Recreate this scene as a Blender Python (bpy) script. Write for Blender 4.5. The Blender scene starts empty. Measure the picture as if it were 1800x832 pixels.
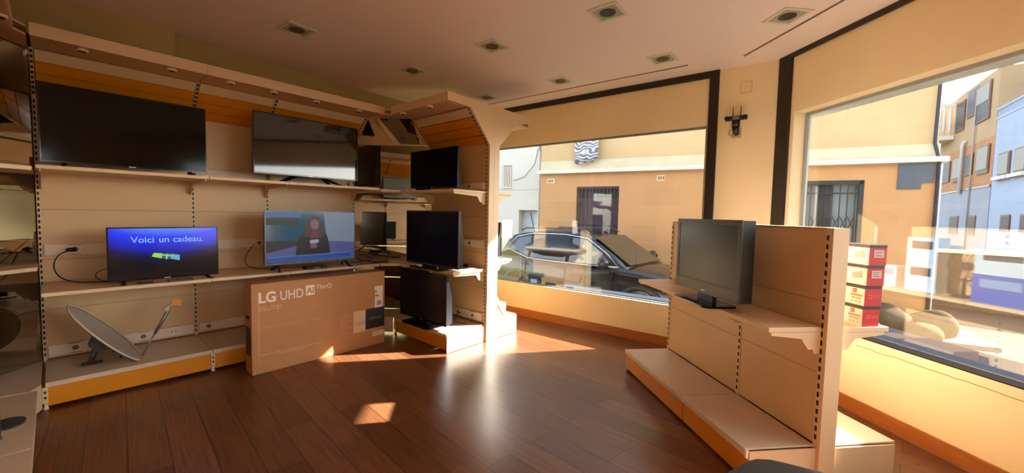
import bpy, bmesh, math, random
from mathutils import Vector, Matrix
random.seed(7)
R = math.radians
sc = bpy.context.scene
C = sc.collection

# ------------------------------------------------------------------ camera
F_PX = 702.32
cam_d = bpy.data.cameras.new('camera')
cam = bpy.data.objects.new('camera', cam_d); C.objects.link(cam)
cam_d.sensor_fit = 'HORIZONTAL'; cam_d.sensor_width = 36.0
cam_d.lens = 36.0 * F_PX / 1800.0
cam_d.clip_start = 0.05; cam_d.clip_end = 300
_p, _r = R(3.211), R(-1.217)
_right0 = Vector((1, 0, 0)); _up0 = Vector((0, math.sin(_p), math.cos(_p))); _fwd = Vector((0, math.cos(_p), -math.sin(_p)))
_right = _right0 * math.cos(_r) - _up0 * math.sin(_r)
_up = _right0 * math.sin(_r) + _up0 * math.cos(_r)
cam.matrix_world = Matrix(((_right.x, _up.x, -_fwd.x, 0), (_right.y, _up.y, -_fwd.y, 0), (_right.z, _up.z, -_fwd.z, 1.5), (0, 0, 0, 1)))
sc.camera = cam

# ------------------------------------------------------------------ sky, sun, exposure
SUN_AZ, SUN_EL = 78.3, 29.7
w = bpy.data.worlds.new('sky'); sc.world = w; w.use_nodes = True
nt = w.node_tree; nt.nodes.clear()
sky = nt.nodes.new('ShaderNodeTexSky'); sky.sky_type = 'NISHITA'; sky.sun_disc = False
sky.sun_elevation = R(SUN_EL); sky.sun_rotation = R(SUN_AZ); sky.air_density = 1.0; sky.dust_density = 1.5
bg = nt.nodes.new('ShaderNodeBackground'); bg.inputs['Strength'].default_value = 0.32
ow = nt.nodes.new('ShaderNodeOutputWorld')
hs = nt.nodes.new('ShaderNodeHueSaturation'); hs.inputs['Saturation'].default_value = 0.55; nt.links.new(sky.outputs[0], hs.inputs['Color'])
nt.links.new(hs.outputs[0], bg.inputs[0]); nt.links.new(bg.outputs[0], ow.inputs[0])
sl = bpy.data.lights.new('sun', 'SUN'); sl.energy = 15.0; sl.angle = R(0.53); sl.color = (1.0, 0.96, 0.91)
sun = bpy.data.objects.new('sun', sl); C.objects.link(sun)
sun.rotation_euler = Vector((math.sin(R(SUN_AZ)) * math.cos(R(SUN_EL)), math.cos(R(SUN_AZ)) * math.cos(R(SUN_EL)), math.sin(R(SUN_EL)))).to_track_quat('Z', 'Y').to_euler()
vs = sc.view_settings
sc.display_settings.display_device = 'sRGB'
vs.view_transform = 'Standard'; vs.look = 'None'; vs.gamma = 1.0; vs.use_curve_mapping = False
vs.exposure = 1.65
sc.cycles.max_bounces = 10; sc.cycles.diffuse_bounces = 6; sc.cycles.glossy_bounces = 4
sc.cycles.transparent_max_bounces = 12; sc.cycles.sample_clamp_indirect = 6.0
sc.cycles.caustics_reflective = False; sc.cycles.caustics_refractive = False
sc.cycles.use_denoising = True

# ------------------------------------------------------------------ materials
def lin(c):
    r = []
    for v in c[:3]:
        v /= 255.0
        r.append(v / 12.92 if v <= 0.04045 else ((v + 0.055) / 1.055) ** 2.4)
    return (r[0], r[1], r[2], 1.0)
MATS = {}
def mat(name, col, rough=0.5, metal=0.0, emit=None, estr=1.0, noise=0.0, nscale=3.0, spec=None, bump=0.0, bscale=40.0, stretch=None):
    if name in MATS: return MATS[name]
    m = bpy.data.materials.new(name); m.use_nodes = True; nt = m.node_tree
    b = nt.nodes['Principled BSDF']
    b.inputs['Base Color'].default_value = lin(col); b.inputs['Roughness'].default_value = rough; b.inputs['Metallic'].default_value = metal
    if spec is not None: b.inputs['Specular IOR Level'].default_value = spec
    if emit: b.inputs['Emission Color'].default_value = lin(emit); b.inputs['Emission Strength'].default_value = estr
    if noise or bump:
        tc = nt.nodes.new('ShaderNodeTexCoord'); src = tc.outputs['Object']
        if stretch:
            mp = nt.nodes.new('ShaderNodeMapping'); mp.inputs['Scale'].default_value = stretch
            nt.links.new(src, mp.inputs[0]); src = mp.outputs[0]
    if noise:
        n = nt.nodes.new('ShaderNodeTexNoise'); n.inputs['Scale'].default_value = nscale; n.inputs['Detail'].default_value = 6
        nt.links.new(src, n.inputs['Vector'])
        mr = nt.nodes.new('ShaderNodeMapRange'); mr.inputs[1].default_value = 0.3; mr.inputs[2].default_value = 0.7
        mr.inputs[3].default_value = 1 - noise; mr.inputs[4].default_value = 1 + noise
        nt.links.new(n.outputs[0], mr.inputs[0])
        mx = nt.nodes.new('ShaderNodeVectorMath'); mx.operation = 'SCALE'; mx.inputs[0].default_value = lin(col)[:3]
        nt.links.new(mr.outputs[0], mx.inputs['Scale']); nt.links.new(mx.outputs[0], b.inputs['Base Color'])
    if bump:
        n2 = nt.nodes.new('ShaderNodeTexNoise'); n2.inputs['Scale'].default_value = bscale; n2.inputs['Detail'].default_value = 8
        nt.links.new(src, n2.inputs['Vector'])
        bp = nt.nodes.new('ShaderNodeBump'); bp.inputs['Strength'].default_value = bump; bp.inputs['Distance'].default_value = 0.01
        nt.links.new(n2.outputs[0], bp.inputs['Height']); nt.links.new(bp.outputs[0], b.inputs['Normal'])
    MATS[name] = m
    return m

def wood_floor():
    m = bpy.data.materials.new('floor_wood'); m.use_nodes = True; nt = m.node_tree; b = nt.nodes['Principled BSDF']
    g = nt.nodes.new('ShaderNodeNewGeometry')
    mp = nt.nodes.new('ShaderNodeMapping'); mp.inputs['Rotation'].default_value = (0, 0, R(45.5))   # planks run along the short shelf wing
    nt.links.new(g.outputs['Position'], mp.inputs[0])
    br = nt.nodes.new('ShaderNodeTexBrick'); br.inputs['Scale'].default_value = 1.0
    br.inputs['Brick Width'].default_value = 1.25; br.inputs['Row Height'].default_value = 0.19
    br.inputs['Mortar Size'].default_value = 0.0022; br.inputs['Mortar Smooth'].default_value = 0.1; br.offset = 0.37; br.offset_frequency = 2
    br.inputs['Color1'].default_value = lin((98, 58, 35)); br.inputs['Color2'].default_value = lin((124, 78, 49)); br.inputs['Mortar'].default_value = lin((38, 20, 12))
    nt.links.new(mp.outputs[0], br.inputs['Vector'])
    mp2 = nt.nodes.new('ShaderNodeMapping'); mp2.inputs['Scale'].default_value = (1.6, 46, 1)
    nt.links.new(mp.outputs[0], mp2.inputs[0])
    n = nt.nodes.new('ShaderNodeTexNoise'); n.inputs['Scale'].default_value = 1.6; n.inputs['Detail'].default_value = 9; n.inputs['Roughness'].default_value = 0.65
    nt.links.new(mp2.outputs[0], n.inputs['Vector'])
    mr = nt.nodes.new('ShaderNodeMapRange'); mr.inputs[1].default_value = 0.3; mr.inputs[2].default_value = 0.7; mr.inputs[3].default_value = 0.55; mr.inputs[4].default_value = 1.5
    nt.links.new(n.outputs[0], mr.inputs[0])
    sv = nt.nodes.new('ShaderNodeVectorMath'); sv.operation = 'SCALE'
    nt.links.new(br.outputs['Color'], sv.inputs[0]); nt.links.new(mr.outputs[0], sv.inputs['Scale'])
    nt.links.new(sv.outputs[0], b.inputs['Base Color'])
    n3 = nt.nodes.new('ShaderNodeTexNoise'); n3.inputs['Scale'].default_value = 2.2; n3.inputs['Detail'].default_value = 4
    nt.links.new(g.outputs['Position'], n3.inputs['Vector'])
    m3 = nt.nodes.new('ShaderNodeMapRange'); m3.inputs[3].default_value = 0.27; m3.inputs[4].default_value = 0.31
    nt.links.new(n3.outputs[0], m3.inputs[0]); nt.links.new(m3.outputs[0], b.inputs['Roughness'])
    return m

def glass(name, tint=(0.96, 0.98, 0.98), ior=1.55):
    m = bpy.data.materials.new(name); m.use_nodes = True; nt = m.node_tree; nt.nodes.clear()
    o = nt.nodes.new('ShaderNodeOutputMaterial'); t = nt.nodes.new('ShaderNodeBsdfTransparent'); gl = nt.nodes.new('ShaderNodeBsdfGlossy')
    f = nt.nodes.new('ShaderNodeFresnel'); mx = nt.nodes.new('ShaderNodeMixShader')
    t.inputs[0].default_value = (*tint, 1); gl.inputs['Roughness'].default_value = 0.0; f.inputs[0].default_value = ior
    g = nt.nodes.new('ShaderNodeNewGeometry'); mi = nt.nodes.new('ShaderNodeMapRange'); mi.inputs[3].default_value = ior; mi.inputs[4].default_value = 1 / ior
    nt.links.new(g.outputs['Backfacing'], mi.inputs[0]); nt.links.new(mi.outputs[0], f.inputs[0])
    nt.links.new(f.outputs[0], mx.inputs[0]); nt.links.new(t.outputs[0], mx.inputs[1]); nt.links.new(gl.outputs[0], mx.inputs[2]); nt.links.new(mx.outputs[0], o.inputs[0])
    return m

def brick_mat(name, c1, c2, mortar, bw, rh):
    m = bpy.data.materials.new(name); m.use_nodes = True; nt = m.node_tree; b = nt.nodes['Principled BSDF']; b.inputs['Roughness'].default_value = 0.9
    tc = nt.nodes.new('ShaderNodeTexCoord'); mp = nt.nodes.new('ShaderNodeMapping'); mp.inputs['Rotation'].default_value = (R(90), 0, 0)
    br = nt.nodes.new('ShaderNodeTexBrick'); br.inputs['Scale'].default_value = 1; br.inputs['Brick Width'].default_value = bw; br.inputs['Row Height'].default_value = rh
    br.inputs['Mortar Size'].default_value = 0.012
    br.inputs['Color1'].default_value = lin(c1); br.inputs['Color2'].default_value = lin(c2); br.inputs['Mortar'].default_value = lin(mortar)
    nt.links.new(tc.outputs['Object'], mp.inputs[0]); nt.links.new(mp.outputs[0], br.inputs['Vector']); nt.links.new(br.outputs['Color'], b.inputs['Base Color'])
    return m

def swirl_mat(name, c1, c2, scale, dist=6.0):
    m = bpy.data.materials.new(name); m.use_nodes = True; nt = m.node_tree; b = nt.nodes['Principled BSDF']; b.inputs['Roughness'].default_value = 0.9
    tc = nt.nodes.new('ShaderNodeTexCoord'); wv = nt.nodes.new('ShaderNodeTexWave'); wv.wave_type = 'RINGS'
    wv.inputs['Scale'].default_value = scale; wv.inputs['Distortion'].default_value = dist; wv.inputs['Detail'].default_value = 1.0; wv.inputs['Detail Scale'].default_value = 1.2
    cr = nt.nodes.new('ShaderNodeValToRGB'); cr.color_ramp.interpolation = 'CONSTANT'
    cr.color_ramp.elements[0].color = lin(c1); cr.color_ramp.elements[1].color = lin(c2); cr.color_ramp.elements[1].position = 0.5
    nt.links.new(tc.outputs['Object'], wv.inputs['Vector']); nt.links.new(wv.outputs[0], cr.inputs[0]); nt.links.new(cr.outputs[0], b.inputs['Base Color'])
    return m

LAM = mat('cream_laminate', (222, 195, 156), 0.42, noise=0.03, nscale=2)
LAMB = mat('cream_laminate_panel', (210, 174, 128), 0.38, noise=0.03, nscale=2)
DECK = mat('pale_laminate_deck', (212, 190, 162), 0.36, noise=0.03, nscale=4)
ORANGE = mat('orange_laminate', (214, 134, 12), 0.35, noise=0.04, nscale=3)
SLOT = mat('dark_slot', (14, 10, 8), 0.7)
STRIP = mat('power_strip_white', (226, 205, 184), 0.4)
SOCK = mat('socket_cream', (232, 214, 190), 0.4)
DARKP = mat('black_plastic', (12, 12, 13), 0.35)
BLACKG = mat('black_gloss', (8, 8, 10), 0.12)
SCREEN = mat('dark_screen_gloss', (5, 5, 6), 0.09, spec=0.22)
SCREENM = mat('dark_screen_matte', (26, 24, 24), 0.30)
GREYP = mat('grey_plastic', (62, 62, 64), 0.35)
SILVER = mat('silver_plastic', (178, 178, 180), 0.3, metal=0.6)
STEEL = mat('galvanised_steel', (150, 150, 150), 0.35, metal=0.9)
CHROME = mat('chrome', (210, 210, 212), 0.12, metal=1.0)
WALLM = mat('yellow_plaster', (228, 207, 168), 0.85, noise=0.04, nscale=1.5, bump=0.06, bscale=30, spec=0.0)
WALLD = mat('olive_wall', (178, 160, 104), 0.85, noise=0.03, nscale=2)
CEILM = mat('ceiling_paint', (234, 222, 216), 0.42, noise=0.02, nscale=1.0)
BBM = mat('orange_wood_baseboard', (160, 96, 44), 0.35, noise=0.18, nscale=3, stretch=(2, 2, 30))
FRAMEB = mat('dark_brown_frame', (26, 15, 14), 0.4)
CONC = mat('grey_render', (196, 194, 182), 0.9, noise=0.10, nscale=8, spec=0.0)
SILLM = mat('blue_grey_stone_sill', (58, 63, 72), 0.5, noise=0.06, nscale=8, spec=0.0)
WGREY = mat('window_grey_metal', (120, 118, 114), 0.5)
CARD = mat('brown_cardboard', (186, 132, 84), 0.7, noise=0.05, nscale=5)
CARDD = mat('cardboard_edge', (158, 106, 66), 0.8)
WHITEP = mat('white_print', (238, 228, 214), 0.6)
BLACKP = mat('black_print', (20, 18, 18), 0.5)
MIRROR = mat('mirror_silver', (205, 205, 200), 0.015, metal=1.0)
GLASS = glass('window_glass_clear')
OLIVE = mat('downlight_glass', (166, 172, 150), 0.15)
OLIVEF = mat('downlight_frame_metal', (204, 208, 190), 0.3)

# ------------------------------------------------------------------ mesh builder
class M:
    def __init__(s): s.bm = bmesh.new()
    def poly(s, pts, faces, mi=0):
        vs_ = [s.bm.verts.new(p) for p in pts]
        for f in faces:
            try:
                fc = s.bm.faces.new([vs_[i] for i in f]); fc.material_index = mi
            except ValueError: pass
        return vs_
    def box(s, x0, x1, y0, y1, z0, z1, mi=0):
        s.poly([(x0, y0, z0), (x1, y0, z0), (x1, y1, z0), (x0, y1, z0), (x0, y0, z1), (x1, y0, z1), (x1, y1, z1), (x0, y1, z1)],
               [(0, 3, 2, 1), (4, 5, 6, 7), (0, 1, 5, 4), (1, 2, 6, 5), (2, 3, 7, 6), (3, 0, 4, 7)], mi); return s
    def prism(s, pts, a, b, axis='z', mi=0):
        def P(p, t):
            return {'z': (p[0], p[1], t), 'y': (p[0], t, p[1]), 'x': (t, p[0], p[1])}[axis]
        n = len(pts)
        s.poly([P(p, a) for p in pts] + [P(p, b) for p in pts],
               [tuple(range(n))[::-1], tuple(range(n, 2 * n))] + [(i, (i + 1) % n, n + (i + 1) % n, n + i) for i in range(n)], mi); return s
    def slab(s, quad, th, mi=0):
        a, b, c = Vector(quad[0]), Vector(quad[1]), Vector(quad[2]); n = (b - a).cross(c - a).normalized() * th
        k = len(quad); q = [Vector(p) for p in quad]
        s.poly(q + [p + n for p in q], [tuple(range(k))[::-1], tuple(range(k, 2 * k))] + [(i, (i + 1) % k, k + (i + 1) % k, k + i) for i in range(k)], mi); return s
    def tube(s, pts, r, seg=8, mi=0, caps=True):
        pts = [Vector(p) for p in pts]; rs = r if isinstance(r, (list, tuple)) else [r] * len(pts); rings = []
        for i, p in enumerate(pts):
            d = (pts[min(i + 1, len(pts) - 1)] - pts[max(i - 1, 0)]).normalized()
            a = d.orthogonal().normalized() if i == 0 else (ua - d * ua.dot(d)).normalized()
            ua = a; b = d.cross(a)
            rings.append([s.bm.verts.new(p + (a * math.cos(2 * math.pi * k / seg) + b * math.sin(2 * math.pi * k / seg)) * rs[i]) for k in range(seg)])
        for A, B in zip(rings, rings[1:]):
            for k in range(seg):
                f = s.bm.faces.new((A[k], A[(k + 1) % seg], B[(k + 1) % seg], B[k])); f.material_index = mi; f.smooth = True
        if caps:
            s.bm.faces.new(rings[0][::-1]).material_index = mi; s.bm.faces.new(rings[-1]).material_index = mi
        return s
    def loft(s, rings, mi=0, closed=True, caps=True, smooth=True):
        R_ = [[s.bm.verts.new(p) for p in r] for r in rings]; n = len(R_[0])
        for A, B in zip(R_, R_[1:]):
            for k in range(n if closed else n - 1):
                f = s.bm.faces.new((A[k], A[(k + 1) % n], B[(k + 1) % n], B[k])); f.material_index = mi; f.smooth = smooth
        if caps and closed:
            s.bm.faces.new(R_[0][::-1]).material_index = mi; s.bm.faces.new(R_[-1]).material_index = mi
        return s
    def obj(s, name, mats, parent=None, loc=None, bevel=0, rot=None):
        bmesh.ops.recalc_face_normals(s.bm, faces=s.bm.faces)
        me = bpy.data.meshes.new(name); s.bm.to_mesh(me); s.bm.free()
        for m_ in (mats if isinstance(mats, (list, tuple)) else [mats]): me.materials.append(m_)
        o = bpy.data.objects.new(name, me); C.objects.link(o)
        if parent: o.parent = parent
        if loc: o.location = loc
        if rot: o.rotation_euler = rot
        if bevel:
            b = o.modifiers.new('bevel', 'BEVEL'); b.width = bevel; b.segments = 2; b.limit_method = 'ANGLE'
        return o
def B(*a): return M().box(*a)

def tag(o, label, cat, group=None):
    o['label'] = label; o['category'] = cat
    if group: o['group'] = group
    return o
def thing(name, label, cat, loc, ang=0, group=None):
    o = bpy.data.objects.new(name, None); C.objects.link(o); o.location = loc; o.rotation_euler = (0, 0, R(ang)); o.empty_display_size = 0.1
    return tag(o, label, cat, group)
def struct(o): o['kind'] = 'structure'; return o

# frames on the floor plan: A runs along the long shelf wall (u along, v towards the wall)
AA = 49.04
UX = Vector((math.cos(R(AA)), math.sin(R(AA)), 0)); VX = Vector((-math.sin(R(AA)), math.cos(R(AA)), 0))
def FA(u, v, z=0): p = UX * u + VX * v; return (p.x, p.y, z)
AG = 7.2
HX = Vector((math.cos(R(AG)), math.sin(R(AG)), 0)); GX = Vector((-math.sin(R(AG)), math.cos(R(AG)), 0))
def FG(h, g, z=0): p = HX * h + GX * g; return (p.x, p.y, z)
A1 = -37.31; O1 = Vector((1.838, 4.576, 0)); X1 = Vector((math.cos(R(A1)), math.sin(R(A1)), 0)); Y1 = Vector((-math.sin(R(A1)), math.cos(R(A1)), 0))
def F1(x, y, z=0): p = O1 + X1 * x + Y1 * y; return (p.x, p.y, z)
A2 = 6.76; O2 = Vector((3.08, 0, 0)); X2 = Vector((math.cos(R(A2)), math.sin(R(A2)), 0)); Y2 = Vector((-math.sin(R(A2)), math.cos(R(A2)), 0))
def F2(x, y, z=0): p = O2 + X2 * x + Y2 * y; return (p.x, p.y, z)
AS = -28.36; OS = Vector((2.1, 10.0, 0)); XS = Vector((math.cos(R(AS)), math.sin(R(AS)), 0)); YS = Vector((-math.sin(R(AS)), math.cos(R(AS)), 0))
def FS(x, y, z=0): p = OS + XS * x + YS * y; return (p.x, p.y, z)

def text(body, size, loc, mt, parent, name='lettering', rot=(90, 0, 0), align='LEFT', bold=0.0, ext=0.0006, sx=1.0):
    cu = bpy.data.curves.new(name, 'FONT'); cu.body = body; cu.size = size; cu.align_x = align; cu.extrude = ext; cu.offset = bold
    t = bpy.data.objects.new(name, cu); C.objects.link(t)
    me = bpy.data.meshes.new_from_object(t.evaluated_get(bpy.context.evaluated_depsgraph_get()))
    bpy.data.objects.remove(t); bpy.data.curves.remove(cu)
    me.materials.clear(); me.materials.append(mt)
    for p in me.polygons: p.material_index = 0
    o = bpy.data.objects.new(name, me); C.objects.link(o)
    if parent: o.parent = parent
    o.location = loc; o.rotation_euler = tuple(R(a) for a in rot); o.scale = (sx, 1, 1)
    return o

# ================================================================== THE ROOM
CZ = 3.07
pA = FA(-0.82, 5.12); pB = FA(4.44, 5.12); pC = F1(0.415, 0); pD = F2(0, 4.03); pE = F2(0, -3.0); pF = FA(-3.0, -4.54); pG = FA(-3.0, 1.9); pH = FA(-0.82, 1.9)
room = [pA, pH, pG, pF, pE, pD, pC, pB]
struct(M().prism([(p[0], p[1]) for p in room], -0.12, 0.0).obj('floor', wood_floor()))
struct(M().prism([(p[0], p[1]) for p in room], CZ, CZ + 0.2).obj('ceiling', CEILM))
def wall(name, a, b, z0=0, z1=CZ, th=0.2, m_=WALLM):
    a, b = Vector(a), Vector(b); d = (b - a).normalized(); n = Vector((d.y, -d.x, 0))
    return struct(M().prism([(a.x, a.y), (b.x, b.y), (b.x + n.x * th, b.y + n.y * th), (a.x + n.x * th, a.y + n.y * th)], z0, z1).obj(name, m_))
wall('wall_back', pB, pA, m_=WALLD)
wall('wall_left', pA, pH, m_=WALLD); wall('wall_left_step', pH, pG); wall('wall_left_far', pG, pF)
vF = Vector(pE) - Vector(pF); LF = vF.length; AF = math.degrees(math.atan2(vF.y, vF.x))
o = M()
for q in ((-0.2, 1.2, 0, CZ), (5.4, LF + 0.5, 0, CZ), (1.2, 5.4, 0, 0.4), (1.2, 5.4, 2.7, CZ)): o.box(q[0], q[1], -0.3, 0, q[2], q[3])
struct(o.obj('wall_front', WALLM, loc=pF, rot=(0, 0, R(AF))))
struct(B(1.2, 5.4, -0.2, -0.19, 0.4, 2.7).obj('window_3', GLASS, loc=pF, rot=(0, 0, R(AF))))
# bulkhead above the long shelf run
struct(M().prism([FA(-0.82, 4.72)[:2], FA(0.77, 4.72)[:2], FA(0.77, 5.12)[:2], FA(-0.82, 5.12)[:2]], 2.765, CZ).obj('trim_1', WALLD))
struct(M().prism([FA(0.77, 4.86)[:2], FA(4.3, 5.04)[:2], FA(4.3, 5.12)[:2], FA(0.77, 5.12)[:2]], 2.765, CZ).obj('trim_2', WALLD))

# --- window wall behind the wing (wall 1)
def holed(x0, x1, y0, y1, z0, z1, hx0, hx1, hz0, hz1):
    m_ = M(); m_.box(x0, hx0, y0, y1, z0, z1); m_.box(hx1, x1, y0, y1, z0, z1); m_.box(hx0, hx1, y0, y1, z0, hz0); m_.box(hx0, hx1, y0, y1, hz1, z1); return m_
W1L = -3.58
o = holed(W1L, 0.415, 0, 0.04, 0, CZ, -3.05, 0.309, 0.48, 2.505).obj('wall_window_side', WALLM, loc=tuple(O1), rot=(0, 0, R(A1))); struct(o)
o = holed(W1L, 0.415, 0.04, 0.20, -0.3, CZ + 0.6, -3.05, 0.309, 0.47, 2.505).box(0.309, 0.415, 0.20, 0.40, -0.3, CZ + 0.6).obj('wall_window_side_outer', CONC, loc=tuple(O1), rot=(0, 0, R(A1))); struct(o)
w1 = bpy.data.objects.new('window_1', None); C.objects.link(w1); w1.location = tuple(O1); w1.rotation_euler = (0, 0, R(A1)); struct(w1)
f = M()
for a in ((-3.05, 0.309, 0.055, 0.09, 0.48, 0.492), (-3.05, 0.309, 0.055, 0.09, 2.488, 2.505), (-3.05, -3.03, 0.055, 0.09, 0.492, 2.488), (0.289, 0.309, 0.055, 0.09, 0.492, 2.488)): f.box(*a)
f.obj('window_frame', WGREY, w1)
B(-3.03, 0.289, 0.066, 0.074, 0.492, 2.488).obj('glass', GLASS, w1)
B(-3.05, 0.309, 0.10, 0.30, 0.47, 0.50).obj('window_sill', SILLM, w1)
o = B(W1L, 0.415, -0.028, 0, 3.0, CZ).box(0.322, 0.415, -0.028, 0, 0, 3.0).obj('trim_3', FRAMEB, loc=tuple(O1), rot=(0, 0, R(A1))); struct(o)
o = B(W1L, 0.322, -0.016, 0, 0, 0.11).obj('baseboard_window_side', BBM, loc=tuple(O1), rot=(0, 0, R(A1))); struct(o)
o = B(W1L + 0.3, 0.17, -0.345, -0.325, CZ - 0.004, CZ).obj('trim_4', mat('ceiling_track', (112, 92, 84), 0.6), loc=tuple(O1), rot=(0, 0, R(A1))); struct(o)

o = B(W1L, 2.4, 0.56, 1.6, 3.29, 3.42).obj('sun_block_slab_1', CONC, loc=tuple(O1), rot=(0, 0, R(A1))); struct(o)   # unseen slab, added to cut the sun entering the rear window
o = B(0.37, 1.6, -3.0, 4.6, 3.08, 3.21).obj('sun_block_slab_2', CONC, loc=tuple(O2), rot=(0, 0, R(A2))); struct(o)  # likewise added out of view, to trim the sun through the right window
# --- corner pillar between the windows
oc1 = F1(0.415, 0.40); oc2 = F2(0.18, 4.03)
struct(M().prism([pC[:2], oc1[:2], oc2[:2], pD[:2]], -0.3, CZ + 0.6).obj('wall_corner', WALLM))
a, b = Vector(pC), Vector(pD); d_ = (b - a).normalized(); APIL = math.degrees(math.atan2(d_.y, d_.x)); LP = (b - a).length
o = B(0, LP, -0.016, 0, 0, 0.11).obj('baseboard_corner', BBM, loc=pC, rot=(0, 0, R(APIL))); struct(o)
cp = M()
for q in ((0.20, 0.30, 2.905, 2.908), (0.20, 0.30, 2.795, 2.798), (0.20, 0.203, 2.798, 2.905), (0.297, 0.30, 2.798, 2.905)): cp.box(q[0], q[1], -0.003, 0, q[2], q[3], 1)
cp.box(0.203, 0.297, -0.0025, 0, 2.798, 2.905, 0)
o = cp.obj('wall_cover_plate', [WALLM, mat('plate_shadow_gap', (170, 122, 76), 0.9)], loc=pC, rot=(0, 0, R(APIL)))
tag(o, 'square painted-over cover plate high on the corner pillar', 'cover plate')

# --- right window wall (wall 2)
o = M(); 
for q in ((-3.0, -1.7, 0, CZ), (3.843, 4.03, 0, CZ), (-1.7, 3.843, 0, 0.595), (-1.7, 3.843, 2.512, CZ)): o.box(0, 0.12, q[0], q[1], q[2], q[3])
struct(o.obj('wall_right', WALLM, loc=tuple(O2), rot=(0, 0, R(A2))))
o = M()
o.box(0.12, 0.18, 3.843, 4.03, -0.3, CZ + .6)
for q in ((-3.0, -1.7, -0.3, CZ + .6), (-1.7, 3.843, -0.3, 0.55), (-1.7, 4.3, 2.512, CZ + .6)): o.box(0.12, 0.37, q[0], q[1], q[2], q[3])
struct(o.obj('wall_right_outer', CONC, loc=tuple(O2), rot=(0, 0, R(A2))))
w2 = bpy.data.objects.new('window_2', None); C.objects.link(w2); w2.location = tuple(O2); w2.rotation_euler = (0, 0, R(A2)); struct(w2)
f = M()
for a in ((0.12, 0.15, -1.7, 3.843, 0.55, 0.562), (0.12, 0.15, -1.7, 3.843, 2.492, 2.512), (0.12, 0.15, -1.7, -1.68, 0.562, 2.492), (0.12, 0.15, 3.831, 3.843, 0.562, 2.492)): f.box(*a)
f.obj('window_frame', mat('window_white_bead', (150, 148, 140), 0.7, spec=0.0), w2)
B(0.13, 0.138, -1.68, 3.831, 0.562, 2.492).obj('glass', GLASS, w2)
B(0.152, 0.72, -1.7, 4.1, 0.53, 0.56).obj('window_sill', mat('slate_sill', (38, 41, 47), 0.5, noise=0.08, nscale=6, spec=0.0), w2)
B(0.0, 0.118, -1.7, 3.843, 0.595, 0.602).obj('inner_sill', mat('dark_sill_line', (34, 28, 26), 0.8, spec=0.0), w2)
o = B(-0.028, 0, -2.0, 4.03, 3.03, CZ).box(-0.028, 0, 3.885, 4.03, 0, 3.03).obj('trim_5', FRAMEB, loc=tuple(O2), rot=(0, 0, R(A2))); struct(o)
o = B(-0.016, 0, -3.0, 3.885, 0, 0.11).obj('baseboard_right', BBM, loc=tuple(O2), rot=(0, 0, R(A2))); struct(o)
o = B(-0.42, -0.40, -2.0, 4.02, CZ - 0.004, CZ).obj('trim_6', MATS['ceiling_track'], loc=tuple(O2), rot=(0, 0, R(A2))); struct(o)
# crack in the plaster under the right window
ck = M(); y = 3.10; pts = []
random.seed(3)
while y > 0.6: pts.append((-0.0005, y, 0.533 + random.uniform(-0.006, 0.006))); y -= random.uniform(0.03, 0.08)
ck.tube(pts, 0.0022, 4)
o = ck.obj('wall_crack', mat('crack_brown', (128, 84, 44), 0.9), loc=tuple(O2), rot=(0, 0, R(A2))); struct(o)

# ================================================================== SHELVING
def wavy_bracket(depth, z, th, side=1):
    # profile (y, z) of a shelf bracket: deep at the post, stepping up to the thin front
    return [(0, z - th), (-depth + 0.02, z - th), (-depth + 0.02, z - th - 0.018), (-0.13, z - th - 0.035), (-0.085, z - th - 0.10), (-0.055, z - th - 0.10), (-0.045, z - th - 0.125), (0, z - th - 0.125)]

def upright(x, top, parent, slope=None, w_=0.02, y=0.0, low=0.0):
    m_ = M(); m_.box(x - w_ / 2, x + w_ / 2, y - 0.004, y + 0.03, low, top)
    z = 0.24
    while z < top - 0.03:
        m_.box(x - 0.0055, x + 0.0055, y - 0.006, y - 0.0035, z, z + 0.027, 1); z += 0.046
    if slope:                                           # continues up the inclined canopy
        (y0, z0), (y1, z1) = slope
        L = math.hypot(y1 - y0, z1 - z0); n = int(L / 0.046)
        m_.slab([(x - w_ / 2, y0 - 0.004, z0), (x + w_ / 2, y0 - 0.004, z0), (x + w_ / 2, y1 - 0.004, z1), (x - w_ / 2, y1 - 0.004, z1)], 0.006)
        for k in range(n):
            t0, t1 = (k + 0.2) / n, (k + 0.75) / n
            a = (y0 + (y1 - y0) * t0 - 0.007, z0 + (z1 - z0) * t0 - 0.005); b_ = (y0 + (y1 - y0) * t1 - 0.007, z0 + (z1 - z0) * t1 - 0.005)
            m_.slab([(x - 0.007, a[0], a[1]), (x + 0.007, a[0], a[1]), (x + 0.007, b_[0], b_[1]), (x - 0.007, b_[0], b_[1])], 0.003, 1)
    return m_.obj('upright', [LAM, SLOT], parent)

def puck(x, y, z, parent):
    p = M().tube([(x, y, z), (x, y, z - 0.018)], 0.034, 20).obj('spotlight', mat('puck_rim', (236, 214, 190), 0.35), parent)
    M().tube([(x, y, z - 0.0182), (x, y, z - 0.021)], 0.022, 16).obj('lens', mat('puck_lens', (40, 30, 26), 0.2), p)

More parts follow.
